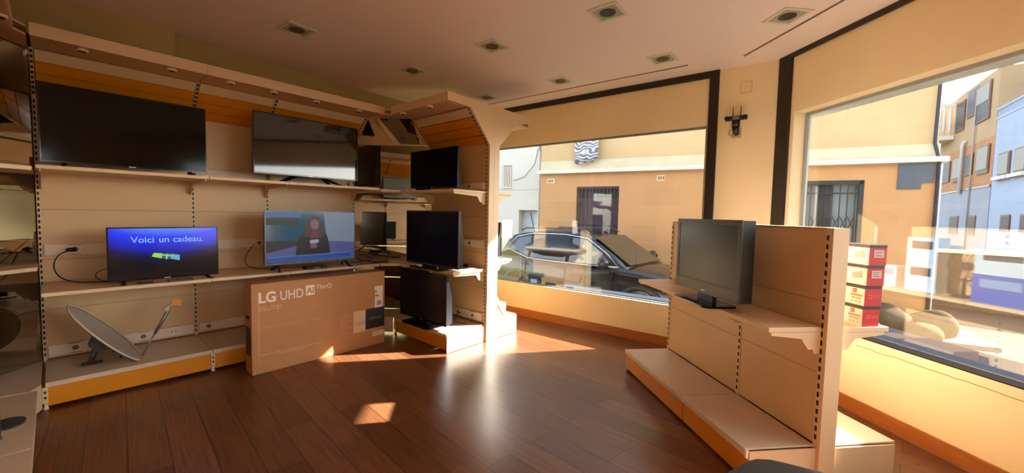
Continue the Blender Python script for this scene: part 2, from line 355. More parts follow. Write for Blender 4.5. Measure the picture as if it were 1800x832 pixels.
def strip(x0, x1, z0, z1, parent, socks=(), dots=()):
    s = B(x0, x1, -0.022, -0.001, z0, z1).obj('power_strip', STRIP, parent)
    for x in socks:
        k = B(x - 0.036, x + 0.036, -0.027, -0.0222, z0 + 0.004, z1 - 0.004).obj('socket', SOCK, s)
        mm = M(); mm.tube([(x, -0.0272, (z0 + z1) / 2), (x, -0.0285, (z0 + z1) / 2)], 0.021, 18, 0)
        mm.box(x - 0.036, x + 0.036, -0.0278, -0.0272, z1 - 0.008, z1 - 0.0045, 1); mm.box(x - 0.036, x + 0.036, -0.0278, -0.0272, z0 + 0.0045, z0 + 0.008, 1)
        mm.obj('socket_face', [mat('socket_well', (120, 92, 68), 0.5), SLOT], s)
    for x in dots:
        mm = B(x - 0.045, x + 0.045, -0.0235, -0.0222, z0 + 0.006, z1 - 0.006); zc = (z0 + z1) / 2
        for dx in (-0.018, 0.012): mm.box(x + dx, x + dx + 0.01, -0.0245, -0.0235, zc - 0.004, zc + 0.004, 1)
        mm.obj('data_socket', [SOCK, SLOT], s)
    return s

def back_panels(W, top, parent, seams=(0.626, 1.043, 1.458, 1.873)):
    m_ = M(); zs = [0.215] + [z for z in seams if z < top - 0.1] + [top]
    for a, b in zip(zs, zs[1:]): m_.box(0.011, W - 0.011, 0, 0.012, a + 0.0015, b - 0.0015, 0)
    m_.box(0.014, W - 0.014, 0.004, 0.014, 0.2, top, 1)
    return m_.obj('back_panel', [LAMB, mat('panel_seam', (120, 84, 54), 0.8)], parent)

def bay(label, loc, ang, W, deck, shelves, ktop=2.385, kin=None, fas=None, group=None, left_up=True, right_up=True, deckz=0.205, pucks=(), fx0=0.0, fx1=0.0, foot=True):
    t = thing('display_shelving', label, 'shelving', loc, ang, group)
    back_panels(W, ktop, t)
    sl = ((0.0, ktop), (-kin[0], kin[1])) if kin else None
    if left_up: upright(0, ktop, t, sl)
    if right_up: upright(W, ktop, t, sl)
    # base deck with a thick rolled lip, orange kick plate, steel feet
    m_ = B(0.002, W - 0.002, -deck, 0, deckz - 0.012, deckz); m_.box(0.002, W - 0.002, -deck, -deck + 0.02, deckz - 0.035, deckz - 0.012)
    m_.obj('base_deck', DECK, t, bevel=0.003)
    B(0.006, W - 0.006, -deck + 0.026, -deck + 0.038, 0.025, deckz - 0.035).obj('kick_plate', ORANGE, t)
    if foot:
        for x in (0.0, W):
            if (x == 0 and not left_up) or (x == W and not right_up): continue
            q = B(x - 0.014, x + 0.014, -deck + 0.012, -0.01, 0.05, deckz - 0.036, 0)
            for zz in (0.085, 0.125): q.box(x - 0.006, x + 0.006, -deck + 0.010, -deck + 0.012, zz, zz + 0.016, 1)
            q.tube([(x, -deck + 0.03, 0.0), (x, -deck + 0.03, 0.01), (x, -deck + 0.03, 0.05)], [0.016, 0.016, 0.006], 12, 2)
            q.obj('base_foot', [LAM, SLOT, STRIP], t)
    for z, dp in shelves:
        s = B(0.002, W - 0.002, -dp, -0.002, z - 0.028, z).obj('shelf', LAM, t, bevel=0.003)
        for x in ((0.022,) if left_up else ()) + ((W - 0.022,) if right_up else ()):
            M().prism(wavy_bracket(dp, z, 0.0285), x - 0.003, x + 0.003, 'x').obj('bracket', LAM, s)
    if kin:
        ky, kz = kin; fy = fas; n = 4
        for k in range(4):
            a, b = k / 4, (k + 1) / 4
            ya, za = -ky + ky * a, kz + (ktop - kz) * a; yb, zb = -ky + ky * b, kz + (ktop - kz) * b
            dy, dz = (yb - ya) * 0.045, (zb - za) * 0.045
            q = M().slab([(0.016, ya + dy, za + dz), (W - 0.016, ya + dy, za + dz), (W - 0.016, yb - dy, zb - dz), (0.016, yb - dy, zb - dz)], -0.012)
            q.obj('canopy_slope_board', [LAM if k == 0 else ORANGE], t)
        M().slab([(0.012, -ky, kz + 0.004), (W - 0.012, -ky, kz + 0.004), (W - 0.012, 0, ktop + 0.004), (0.012, 0, ktop + 0.004)], -0.004).obj('canopy_backing', MATS['panel_seam'], t)
        B(0.003, W - 0.003, -fy, -ky, kz, kz + 0.016).obj('canopy_soffit', LAMB, t)
        B(fx0 + 0.001, W - 0.001 + fx1, -fy - 0.016, -fy, kz, kz + 0.088).obj('canopy_fascia', LAM, t)
        B(0.002, W - 0.002, -fy, 0.03, kz + 0.06, kz + 0.072).obj('canopy_top', LAM, t)
        for x in pucks: puck(x, -0.58 if fy > 0.6 else -0.45, kz, t)
    return t

YB = 5.04
KIN = (0.32, 2.665)
GA = 'cream shelving bays along the back wall'
b1 = bay('wide cream shelving bay at left of the long run, holding the satellite dish', FA(-0.07, YB), AA, 1.0, 0.656, ((0.86, 0.65), (1.78, 0.65)), 2.38, KIN, 0.642, GA, pucks=(0.254, 0.771), fx0=0.0)
strip(0.02, 0.98, 1.078, 1.168, b1, socks=(0.19, 0.42)); strip(0.02, 0.98, 0.235, 0.325, b1, socks=(0.17, 0.60), dots=(0.82,)); strip(0.02, 0.98, 1.80, 1.88, b1)
b2 = bay('narrow cream shelving bay in the middle of the long run, between the two wide bays', FA(0.93, YB), AA, 0.665, 0.656, ((0.86, 0.65), (1.78, 0.65)), 2.38, KIN, 0.642, GA, left_up=False, pucks=(0.19, 0.55))
strip(0.02, 0.645, 1.078, 1.168, b2, socks=(0.57,)); strip(0.02, 0.645, 0.235, 0.325, b2, socks=(0.1, 0.5)); strip(0.02, 0.645, 1.80, 1.88, b2)
b3 = bay('wide cream shelving bay at right of the long run, next to the mirrored corner', FA(1.595, YB), AA, 1.01, 0.656, ((0.86, 0.65), (1.78, 0.65)), 2.38, KIN, 0.642, GA, left_up=False, pucks=(0.30, 0.777), fx1=0.06)
strip(0.02, 0.99, 1.078, 1.168, b3, socks=(0.8,)); strip(0.02, 0.99, 0.235, 0.325, b3); strip(0.02, 0.99, 1.80, 1.88, b3, socks=(0.93,))

# short wing (double sided) - its front faces the long run's left
AB = -40.96
GB = 'double sided shelving wing'
wl = bay('short shelving wing facing the long run, holding three dark televisions one above another', FA(3.285, 4.25), AB, 1.0, 0.572, ((0.86, 0.485), (1.755, 0.495)), 2.30, (0.307, 2.645), 0.605, None, pucks=(0.19, 0.69), deckz=0.205)
strip(0.05, 0.965, 1.10, 1.19, wl, socks=(0.75,)); strip(0.05, 0.965, 0.235, 0.33, wl, socks=(0.56, 0.82)); strip(0.05, 0.965, 1.775, 1.855, wl, socks=(0.73,))
# wing end panels: shaped T profile, post, base plates
prof = [(-0.605, 2.645), (-0.307, 2.645), (0.0, 2.29), (0.0, 2.35), (-0.0, 2.72), (-0.62, 2.733), (-0.62, 2.645)]
e = M().prism([(-0.620, 2.733), (-0.620, 2.645), (-0.307, 2.64), (0.0, 2.285), (0.165, 2.285), (0.46, 2.575), (0.745, 2.655), (0.745, 2.722)], 1.018, 1.034, 'x')
e.obj('end_panel_top', LAM, wl)
e = B(1.018, 1.036, 0.0, 0.082, 0.0, 2.284).box(1.018, 1.036, 0.084, 0.165, 0.0, 2.284)
e.obj('end_post', LAM, wl)
e = B(1.002, 1.012, -0.572, 0.0, 0.006, 0.19).obj('base_end_plate', LAM, wl)
wr = bay('back side of the short shelving wing, facing the street window', FA(3.45, 3.25), 139.04, 1.0, 0.40, ((0.945, 0.30), (1.755, 0.29)), 2.30, (0.307, 2.60), 0.56, None, deckz=0.235)
B(-0.012, -0.002, -0.40, 0.0, 0.006, 0.222).obj('base_end_plate', LAM, wr)
M().tube([(0.02, -0.24, 0.236), (0.02, -0.01, 0.56)], 0.008, 8).obj('brace', LAM, wr)

# ---- mirrored corner units (plan points in the A frame)
def corner_unit(label, P, Q, Rr, S, Sd, K1, K2, shelves, tri=False, cheeks=True):
    t = thing('corner_display_unit', label, 'shelving', FA(P[0], P[1]), AA)
    L = lambda p: (p[0] - P[0], p[1] - P[1])
    def pl(pts, z0, z1, name, m_, par=t, **k): return M().prism([L(p) for p in pts], z0, z1).obj(name, m_, par, **k)
    pl([P, Q, Sd, Rr], 0.193, 0.205, 'base_deck', DECK); 
    d = (Vector(Sd) - Vector(Rr)).normalized(); n = Vector((-d.y, d.x)) * 0.012
    if n.dot(Vector(P) - Vector(Rr)) < 0: n = -n
    pl([Rr, Sd, (Sd[0] + n.x, Sd[1] + n.y), (Rr[0] + n.x, Rr[1] + n.y)], 0.02, 0.192, 'kick_plate', LAM)
    dm = (Vector(Q) - Vector(P)).normalized(); nm = Vector((-dm.y, dm.x))
    if nm.dot(Vector(Rr) - Vector(P)) > 0: nm = -nm
    for a, b in ((0.207, 0.628), (0.632, 1.043), (1.047, 1.60), (1.604, 2.36)):
        q = [P, Q, (Q[0] + nm.x * 0.006, Q[1] + nm.y * 0.006), (P[0] + nm.x * 0.006, P[1] + nm.y * 0.006)]
        pl(q, a, b, 'mirror_panel', MIRROR)
    for z, f1, f2 in shelves: pl([P, Q, f2, f1], z - 0.028, z, 'shelf', LAM)
    # canopy: soffit, then an inclined mirror with tan side cheeks
    kz, kb = 2.655, 2.375
    pl([K1, K2, S, Rr], kz, kz + 0.016, 'canopy_soffit', LAMB)
    pl([P, Q, S, Rr], kz + 0.06, kz + 0.072, 'canopy_top', LAM)
    p3 = lambda p, z: Vector((*L(p), z))
    k1, k2, q1, q2 = p3(K1, kz), p3(K2, kz), p3(P, kb), p3(Q, kb)
    def lerp(a, b, s): return a + (b - a) * s
    m1, m2 = lerp(q1, q2, 0.52), lerp(q1, q2, 0.85); c1 = lerp(k1, k2, 0.2)
    if not cheeks:
        M().slab([q1, q2, k2, k1], 0.003).obj('inclined_mirror', MIRROR, t); return t
    M().slab([q1, m1, lerp(q1, c1, 0.9)], 0.004).obj('canopy_cheek', LAMB, t)
    M().slab([m1, lerp(m1, m2, 0.25), lerp(c1, k2, 0.1), c1], 0.004).obj('canopy_cheek', LAM, t)
    M().slab([lerp(m1, m2, 0.25), m2, k2, lerp(c1, k2, 0.1)], 0.003).obj('inclined_mirror', MIRROR, t)
    M().slab([m2, q2, k2], 0.004).obj('canopy_cheek', LAMB, t)
    M().slab([k1, c1, lerp(q1, c1, 0.9), lerp(q1, k1, 0.4)], 0.004).obj('canopy_cheek', LAMB, t)
    if tri:
        M().slab([lerp(k1, k2, 0.0) + Vector((0, -0.03, -0.01)), lerp(q1, k1, 0.35) + Vector((0.02, -0.03, 0)), lerp(q1, k1, 0.3) + Vector((0.10, -0.06, 0.0)), lerp(q1, k2, 0.33) + Vector((0.0, -0.05, 0))], 0.006).obj('canopy_bracket', DARKP, t)
    M().slab([q1, q2, q2 + Vector((0, 0, 0.02)), q1 + Vector((0, 0, 0.02))], 0.01).obj('mirror_rail', LAMB, t)
    return t
corner_unit('mirrored corner shelving unit between the long run and the short wing', (2.62, 5.04), (3.28, 4.265), (2.62, 4.384), (2.75, 4.265), (2.713, 4.265), (2.62, 4.72), (2.975, 4.265),
            ((0.86, (2.62, 4.39), (2.80, 4.265)), (1.765, (2.62, 4.39), (2.79, 4.265))), tri=True)
cl = corner_unit('mirrored corner shelving unit at far left, beside the satellite dish bay', (-0.085, 5.04), (-0.755, 4.36), (-0.085, 4.384), (-0.16, 4.255), (-0.13, 4.255), (-0.085, 4.72), (-0.45, 4.255),
            ((1.02, (-0.085, 4.70), (-0.60, 4.25)), (1.765, (-0.085, 4.40), (-0.38, 4.255))), cheeks=False)
# side wing along the left wall (mostly seen in the corner mirror)
wg = []
for v0, lb in ((2.25, 'cream side wing bay at far left nearest the viewer'), (3.25, 'cream side wing bay at far left next to the mirrored corner')):
    wg.append(bay(lb, FA(-0.755, v0), 139.04, 1.0, 0.655, ((0.86, 0.49), (1.755, 0.49)), 2.30, (0.307, 2.645), 0.605, 'cream side wing bays on the left', pucks=(0.25, 0.75), left_up=(v0 < 3)))

# ---- gondola in the right foreground
gt = 1.46
def gondola(label, g0, W, near):
    t = thing('gondola_shelving', label, 'shelving', FG(2.045, g0), AG, None)
    # local x = to the right (h), y = away (g)
    def side(sx, y0s, panel):
        m_ = M(); zs = [0.21, 0.626, 1.043, gt]
        for a, b in zip(zs, zs[1:]): m_.box(*sorted((y0s, y0s + sx * 0.012)), 0.016, W - 0.016, a + 0.0015, b - 0.0015, 0)
        m_.box(*sorted((y0s + sx * -0.0, y0s + sx * -0.004 - sx * 0.006)), 0.012, W - 0.012, 0.2, gt - 0.002, 1)
        m_.obj(panel, [LAMB, MATS['panel_seam']], t)
    side(-1, 0.012, 'back_panel'); side(1, 0.073, 'back_panel')
    B(0.0, 0.085, 0.014, W - 0.014, gt - 0.01, gt + 0.002).obj('top_cap', LAM, t)
    for y in ((0.0, W) if near else (W,)):
        m_ = B(-0.004, 0.089, y - 0.014, y + 0.014, 0.0, gt)
        z = 0.24
        while z < gt - 0.03:
            m_.box(-0.0065, -0.0035, y - 0.006, y + 0.006, z, z + 0.028, 1); m_.box(0.0885, 0.0915, y - 0.006, y + 0.006, z, z + 0.028, 1); z += 0.05
        m_.obj('upright', [LAM, SLOT], t)
    # left side: deck, kick plate, shelf
    B(-0.445, -0.006, 0.002, W - 0.002, 0.193, 0.205).box(-0.445, -0.427, 0.002, W - 0.002, 0.165, 0.193).obj('base_deck', DECK, t, bevel=0.003)
    B(-0.425, -0.413, 0.004, W - 0.004, 0.02, 0.165).obj('kick_plate', ORANGE, t)
    s = B(-0.335, -0.008, 0.002, W - 0.002, 0.868, 0.896).obj('shelf', LAM, t, bevel=0.002)
    br = [(-x_, z_) for x_, z_ in ((0.0, 0.867), (0.31, 0.867), (0.31, 0.85), (0.12, 0.828), (0.075, 0.765), (0.045, 0.765), (0.035, 0.74), (0, 0.74))]
    ys = (0.003, W - 0.009)
    for y in ys:
        M().prism([(a - 0.008, b) for a, b in br], y, y + 0.005, 'y').obj('bracket', LAM, s)
    # right side
    B(0.092, 0.53, 0.002, W - 0.002, 0.187, 0.20).obj('base_deck', DECK, t, bevel=0.003)
    B(0.507, 0.52, 0.004, W - 0.004, 0.02, 0.187).obj('kick_plate', ORANGE, t)
    s = B(0.093, 0.43, 0.002, W - 0.002, 0.862, 0.890).obj('shelf', LAM, t, bevel=0.002)
    for y in ys:
        M().prism([(-a + 0.093, b - 0.006) for a, b in br], y, y + 0.005, 'y').obj('bracket', LAM, s)
    if near:
        B(-0.42, -0.006, -0.012, -0.002, 0.01, 0.19).obj('base_end_plate', LAM, t)
        B(0.11, 0.515, -0.012, -0.002, 0.01, 0.185).obj('base_end_plate', LAM, t)
        B(-0.002, 0.098, -0.030, -0.015, 0.0, gt).obj('end_post', LAM, t)
        M().prism([(-0.445, 0.205), (-0.445, 0.16), (-0.43, 0.15), (-0.425, 0.20)], -0.012, 0.0, 'y').obj('deck_end_cap', STRIP, t)
    else:
        B(-0.42, 0.515, W + 0.002, W + 0.012, 0.01, 0.185).obj('base_end_plate', LAM, t)
    return t
gondola('cream double sided gondola bay nearest the viewer at right', 2.0, 0.665, True)
gondola('farther wide bay of the cream gondola, under the flat television', 2.667, 1.0, False)

# ================================================================== TELEVISIONS
def tv(label, loc, ang, w_, h_, gap, bezel=0.012, thick=0.045, stand='feet', screen=SCREEN, case=BLACKG, chin=None, group=None, slab=False):
    """origin on the shelf below the screen centre; the picture faces local -y"""
    t = thing('television', label, 'television', loc, ang, group)
    chin = chin or bezel * 1.5; x0, x1, z0, z1 = -w_ / 2, w_ / 2, gap, gap + h_
    c = B(x0 + 0.004, x1 - 0.004, 0, thick, z0 + 0.004, z1 - 0.004) if slab else M().prism([(0.0, z0 + 0.004), (0.0, z1 - 0.004), (thick * 0.35, z1 - 0.01), (thick * 0.5, z1 - 0.12), (thick, z0 + h_ * 0.55), (thick, z0 + 0.03), (thick * 0.5, z0 + 0.006)], x0 + 0.004, x1 - 0.004, 'x')
    c.obj('casing', DARKP, t)
    b = M()
    b.box(x0, x1, -0.012, 0, z1 - bezel, z1); b.box(x0, x1, -0.012, 0, z0, z0 + chin)
    b.box(x0, x0 + bezel, -0.012, 0, z0 + chin, z1 - bezel); b.box(x1 - bezel, x1, -0.012, 0, z0 + chin, z1 - bezel)
    b.obj('bezel', case, t, bevel=0.0015)
    s = B(x0 + bezel, x1 - bezel, -0.009, -0.002, z0 + chin, z1 - bezel).obj('screen', screen, t)
    B(-0.022, 0.022, -0.0135, -0.012, z0 + chin * 0.25, z0 + chin * 0.25 + 0.006).obj('logo', SILVER, t)
    if stand == 'feet':
        for sx in (-1, 1):
            xx = sx * w_ * 0.38
            m_ = M(); m_.slab([(xx, 0.0, gap + 0.012), (xx + 0.0, 0.02, gap + 0.012), (xx + sx * 0.02, 0.125, 0.004), (xx + sx * 0.012, 0.105, 0.004)], 0.02 * sx)
            m_.slab([(xx, 0.0, gap + 0.012), (xx, 0.02, gap + 0.012), (xx + sx * 0.012, -0.085, 0.004), (xx + sx * 0.02, -0.105, 0.004)], 0.02 * sx)
            m_.box(xx + sx * 0.01 - 0.012, xx + sx * 0.01 + 0.022, 0.10, 0.13, 0, 0.007); m_.box(xx + sx * 0.01 - 0.012, xx + sx * 0.01 + 0.022, -0.115, -0.085, 0, 0.007)
            m_.obj('foot', DARKP, t)
    elif stand == 'arc':
        for sx in (-1, 1):
            m_ = M()
            m_.slab([(sx * 0.10, 0.01, gap + 0.01), (sx * 0.16, 0.01, gap + 0.01), (sx * 0.34, -0.09, 0.004), (sx * 0.30, -0.09, 0.004)], 0.012 * sx)
            m_.slab([(sx * 0.10, 0.02, gap + 0.01), (sx * 0.16, 0.02, gap + 0.01), (sx * 0.30, 0.11, 0.004), (sx * 0.26, 0.11, 0.004)], 0.012 * sx)
            m_.box(sx * 0.32 - 0.03, sx * 0.32 + 0.03, -0.10, -0.08, 0, 0.008); m_.box(sx * 0.28 - 0.03, sx * 0.28 + 0.03, 0.10, 0.12, 0, 0.008)
            m_.obj('foot', DARKP, t)
    else:
        hw = w_ * (0.30 if stand == 'pedestal' else 0.25)
        m_ = M().prism([(-hw, -0.10), (-hw * 0.8, -0.13), (hw * 0.8, -0.13), (hw, -0.10), (hw, 0.09), (hw * 0.85, 0.11), (-hw * 0.85, 0.11), (-hw, 0.09)], 0, 0.014)
        m_.obj('stand_base', BLACKG, t, bevel=0.003)
        B(-0.09, 0.09, 0.005, 0.035, 0.014, gap + 0.03).obj('stand_neck', DARKP, t)
    return t, s
def scr_emit(name, base, e, st): return mat(name, base, 0.12, emit=e, estr=st)

AT = AA
tv('very large dark switched-off television at left on the top shelf, hiding the orange slats', FA(0.452, 4.61, 1.78), AT, 1.005, 0.59, 0.036, 0.010, 0.05, 'feet', SCREEN)
tv('large glossy dark television right of the first one on the top shelf, reflecting the room', FA(1.893, 4.63, 1.78), AT, 1.105, 0.625, 0.08, 0.010, 0.05, 'arc', mat('reflective_screen', (10, 11, 13), 0.05, spec=0.9))
# blue screen
def blue_screen():
    m = bpy.data.materials.new('blue_gradient_screen'); m.use_nodes = True; nt = m.node_tree; b = nt.nodes['Principled BSDF']
    b.inputs['Base Color'].default_value = (0.004, 0.004, 0.006, 1); b.inputs['Roughness'].default_value = 0.12
    tc = nt.nodes.new('ShaderNodeTexCoord'); sp = nt.nodes.new('ShaderNodeSeparateXYZ'); nt.links.new(tc.outputs['Object'], sp.inputs[0])
    z = nt.nodes.new('ShaderNodeMapRange'); z.inputs[1].default_value = 0.02; z.inputs[2].default_value = 0.46; nt.links.new(sp.outputs[2], z.inputs[0])
    x2 = nt.nodes.new('ShaderNodeMath'); x2.operation = 'MULTIPLY'; nt.links.new(sp.outputs[0], x2.inputs[0]); nt.links.new(sp.outputs[0], x2.inputs[1])
    sb = nt.nodes.new('ShaderNodeMath'); sb.operation = 'MULTIPLY_ADD'; sb.inputs[1].default_value = -1.1; nt.links.new(x2.outputs[0], sb.inputs[0]); nt.links.new(z.outputs[0], sb.inputs[2])
    cr = nt.nodes.new('ShaderNodeValToRGB'); el = cr.color_ramp.elements
    el[0].position = 0.30; el[0].color = lin((4, 6, 14)); el[1].position = 1.0; el[1].color = lin((84, 132, 240))
    for p, c in ((0.45, (3, 12, 70)), (0.62, (4, 24, 190)), (0.82, (12, 48, 225))):
        e = el.new(p); e.color = lin(c)
    nt.links.new(sb.outputs[0], cr.inputs[0]); nt.links.new(cr.outputs[0], b.inputs['Emission Color']); b.inputs['Emission Strength'].default_value = 0.36
    return m
t3, s3 = tv('smaller television showing a blue advert with French writing, on the left middle shelf', FA(0.645, 4.53, 0.86), AT, 0.735, 0.445, 0.02, 0.011, 0.05, 'feet', blue_screen())
for wd, wx in (('Voici', -0.226), ('un', -0.052), ('cadeau.', 0.042)):
    text(wd, 0.072, (wx, -0.0092, 0.335), mat('screen_pale_blue', (20, 30, 60), 0.5, emit=(120, 175, 225), estr=0.3), s3, 'lettering', bold=0.0008, ext=0.0002, sx=1.0)
gm = M(); gm.prism([(-0.10, 0.215), (-0.085, 0.246), (-0.03, 0.238), (-0.035, 0.195)], -0.0098, -0.0092, 'y', 0)
gm.prism([(0.03, 0.232), (0.088, 0.217), (0.084, 0.17), (0.025, 0.188)], -0.0098, -0.0092, 'y', 1)
gm.prism([(-0.035, 0.238), (0.03, 0.232), (0.025, 0.186), (-0.035, 0.195)], -0.0098, -0.0092, 'y', 2)
gm.prism([(-0.012, 0.188), (-0.002, 0.233), (0.008, 0.233), (0.002, 0.186)], -0.0104, -0.0099, 'y', 0); gm.prism([(-0.05, 0.222), (-0.04, 0.232), (0.045, 0.218), (0.04, 0.206)], -0.0104, -0.0099, 'y', 0)
gm.obj('screen_picture', [mat('screen_lime', (30, 40, 10), 0.5, emit=(150, 215, 60), estr=0.3), mat('screen_cyan', (20, 30, 40), 0.5, emit=(90, 170, 200), estr=0.3), mat('screen_deep_blue', (5, 10, 30), 0.5, emit=(20, 60, 120), estr=0.5)], s3)
# news broadcast
t4, s4 = tv('silver framed television showing a reporter with a microphone, on the middle shelf', FA(1.862, 4.49, 0.86), AT, 0.95, 0.565, 0.065, 0.012, 0.045, 'feet', scr_emit('news_backdrop', (10, 14, 18), (78, 112, 132), 0.14), mat('bezel_grey_metal', (104, 108, 112), 0.35, metal=0.3))
def flat(pts, nm, base, e, st, y=-0.0094):
    M().prism(pts, y - 0.0002, y, 'y').obj('screen_picture', mat(nm, base, 0.4, emit=e, estr=st), s4)
X0 = lambda x: (x - 0.5) * 0.926
Z0 = lambda z: 0.083 + z * 0.535
def FP(pts): return [(X0(a), Z0(b)) for a, b in pts]
NW = 0.15
flat(FP([(0.0, 0.74), (0.33, 0.74), (0.34, 0.86), (0.0, 0.88)]), 'news_dark_vehicle', (8, 8, 8), (28, 30, 16), NW)
flat(FP([(0.0, 0.90), (0.36, 0.88), (0.36, 0.97), (0.0, 0.99)]), 'news_blue_roof', (8, 12, 18), (70, 120, 175), NW)
flat(FP([(0.66, 0.35), (1.0, 0.33), (1.0, 0.995), (0.62, 0.995)]), 'news_grey_sky', (12, 14, 18), (140, 156, 178), NW)
flat(FP([(0.0, 0.20), (0.0, 0.43), (0.42, 0.43), (0.42, 0.36)]), 'news_navy_wall', (4, 6, 10), (20, 26, 44), NW, -0.0096)
flat(FP([(0.0, 0.02), (0.0, 0.20), (0.45, 0.38), (0.70, 0.40), (1.0, 0.36), (1.0, 0.02)]), 'news_pavement', (12, 12, 20), (92, 96, 158), NW, -0.0098)
ov = lambda cx, cz, rx, rz, n=22, a0=0, a1=360: [(cx + rx * math.cos(R(a0 + (a1 - a0) * k / n)), cz + rz * math.sin(R(a0 + (a1 - a0) * k / n))) for k in range(n)]
flat(FP([(0.30, 0.13), (0.32, 0.40), (0.36, 0.53), (0.44, 0.60), (0.60, 0.60), (0.66, 0.52), (0.68, 0.36), (0.70, 0.13)]), 'news_black_jacket', (6, 5, 6), (14, 10, 14), NW, -0.0100)
flat(FP([(0.40, 0.60), (0.42, 0.74), (0.45, 0.86), (0.50, 0.92), (0.56, 0.90), (0.60, 0.80), (0.62, 0.66), (0.63, 0.50), (0.57, 0.46), (0.46, 0.47), (0.40, 0.52)]), 'news_brown_hair', (10, 8, 8), (78, 46, 42), NW, -0.0102)
flat(FP(ov(0.515, 0.745, 0.048, 0.105)), 'news_face', (30, 20, 20), (150, 102, 112), NW, -0.0104)
flat(FP([(0.475, 0.48), (0.48, 0.60), (0.55, 0.60), (0.555, 0.47)]), 'news_red_scarf', (20, 4, 8), (140, 24, 62), NW, -0.0106)
flat(FP([(0.46, 0.36), (0.46, 0.43), (0.56, 0.44), (0.56, 0.37)]), 'news_white_mic', (40, 40, 50), (190, 180, 220), NW, -0.0108)
flat(FP([(0.47, 0.26), (0.46, 0.37), (0.53, 0.38), (0.54, 0.27)]), 'news_hand', (30, 20, 20), (140, 90, 112), NW, -0.0108)
flat(FP([(0.0, 0.02), (0.0, 0.10), (0.95, 0.13), (0.95, 0.05)]), 'news_banner', (5, 8, 20), (36, 84, 178), NW, -0.0110)
flat(FP([(0.02, 0.105), (0.02, 0.125), (0.93, 0.155), (0.93, 0.14)]), 'news_banner_light', (10, 20, 30), (80, 140, 200), NW, -0.0110)
TB = AB
tv('medium dark television on the top shelf of the short wing', FA(3.03, 3.905, 1.755), TB, 0.90, 0.46, 0.042, 0.010, 0.045, 'feet', mat('matte_dark_screen', (7, 7, 8), 0.3, spec=0.2))
tv('large dark television on the middle shelf of the short wing, its grey edge catching light', FA(2.845, 3.69, 0.86), TB, 0.955, 0.63, 0.03, 0.014, 0.06, 'pedestal', MATS['matte_dark_screen'], GREYP)
tv('black television standing on the base deck of the short wing', FA(2.785, 3.77, 0.205), TB, 0.87, 0.565, 0.05, 0.018, 0.08, 'pedestal', SCREENM, BLACKG)
tv('old square-cornered flat television on the gondola shelf, with a speaker chin and black base', FG(1.745, 2.665, 0.896), AG + 90 + 180, 0.745, 0.535, 0.062, 0.035, 0.085, 'pedestal', SCREENM, GREYP, chin=0.085, slab=True)
# thin television seen edge on behind the wing
tv('thin dark television seen edge-on on the window side of the wing', FA(3.60, 3.60, 0.945), 139.04, 0.60, 0.42, 0.03, 0.012, 0.04, 'feet', SCREEN)
pp = M().slab([(0, 0, 0), (0.20, 0, 0.0), (0.205, 0, 0.215), (0.02, 0, 0.22)], 0.001)
tag(pp.obj('paper_sheet', mat('white_paper', (232, 230, 236), 0.7), loc=FA(3.625, 3.33, 1.205), rot=(0, 0, R(AA))), 'white paper sheet taped beside the edge-on television', 'paper')

# ================================================================== BOXES, DISH, SMALL THINGS
bx = thing('television_box', 'large brown cardboard television box leaning before the long run', 'cardboard box', FA(1.135, 4.03), AA)
BW, BH, BD = 1.322, 0.825, 0.175
B(0, BW, 0, BD, 0.0, BH).obj('carton', [CARD], bx, bevel=0.006)
fl = M(); fl.box(0.004, BW - 0.004, 0.002, BD / 2 - 0.003, BH + 0.0005, BH + 0.005); fl.box(0.004, BW - 0.004, BD / 2 + 0.003, BD - 0.002, BH + 0.0005, BH + 0.005)
fl.obj('top_flap', CARDD, bx)
text('LG', 0.132, (0.055, -0.0012, 0.652), WHITEP, bx, 'lettering', bold=0.004, sx=0.92)
text('UHD', 0.125, (0.232, -0.0012, 0.655), WHITEP, bx, 'lettering', bold=0.0005, sx=0.78)
B(0.465, 0.548, -0.0014, 0, 0.665, 0.762).obj('printed_badge', WHITEP, bx)
text('AI', 0.085, (0.474, -0.0028, 0.684), CARD, bx, 'lettering', bold=0.002, sx=0.9)
text('ThinQ', 0.062, (0.562, -0.0012, 0.715), WHITEP, bx, 'lettering', sx=0.95)
text('55UT81', 0.062, (0.055, -0.0012, 0.575), mat('faded_print', (214, 176, 136), 0.7), bx, 'lettering')
q = B(0.055, 0.060, -0.001, 0, 0.12, 0.74)
q.box(0.055, 0.62, -0.001, 0, 0.42, 0.422); q.box(0.06, 0.62, -0.001, 0, 0.17, 0.174); q.box(0.2, 0.46, -0.001, 0, 0.150, 0.154)
q.obj('printed_lines', MATS['faded_print'], bx)
q = M()
for k in range(9): q.box(0.80, 0.80 + (0.10, 0.12, 0.09, 0.14, 0.08, 0.11, 0.12, 0.07, 0.10)[k], -0.001, 0, 0.40 - k * 0.024, 0.404 - k * 0.024)
q.obj('printed_lines', MATS['faded_print'], bx)
q = B(0.95, 1.085, -0.0015, 0, 0.185, 0.42, 0); q.obj('pale_label', mat('pale_label', (222, 190, 160), 0.6), bx)
text('NEW', 0.052, (0.968, -0.003, 0.265), mat('pink_print', (196, 140, 110), 0.6), bx, 'lettering')
B(1.09, 1.316, -0.0015, 0, 0.20, 0.425, 0).obj('black_label', BLACKP, bx)
q = M(); [q.box(1.13 + k * 0.021, 1.145 + k * 0.021, -0.003, -0.0016, 0.30, 0.325) for k in range(7)]; q.obj('printed_lines', mat('grey_print', (96, 84, 76), 0.6), bx)
q = B(1.198, 1.294, -0.0015, 0, 0.425, 0.665, 0)
for k, c in enumerate((1, 2, 3)): q.box(1.202, 1.222 + k * 0.012, -0.003, -0.0016, 0.60 - k * 0.026, 0.618 - k * 0.026, c)
q.box(1.225, 1.275, -0.003, -0.0016, 0.45, 0.50, 4)
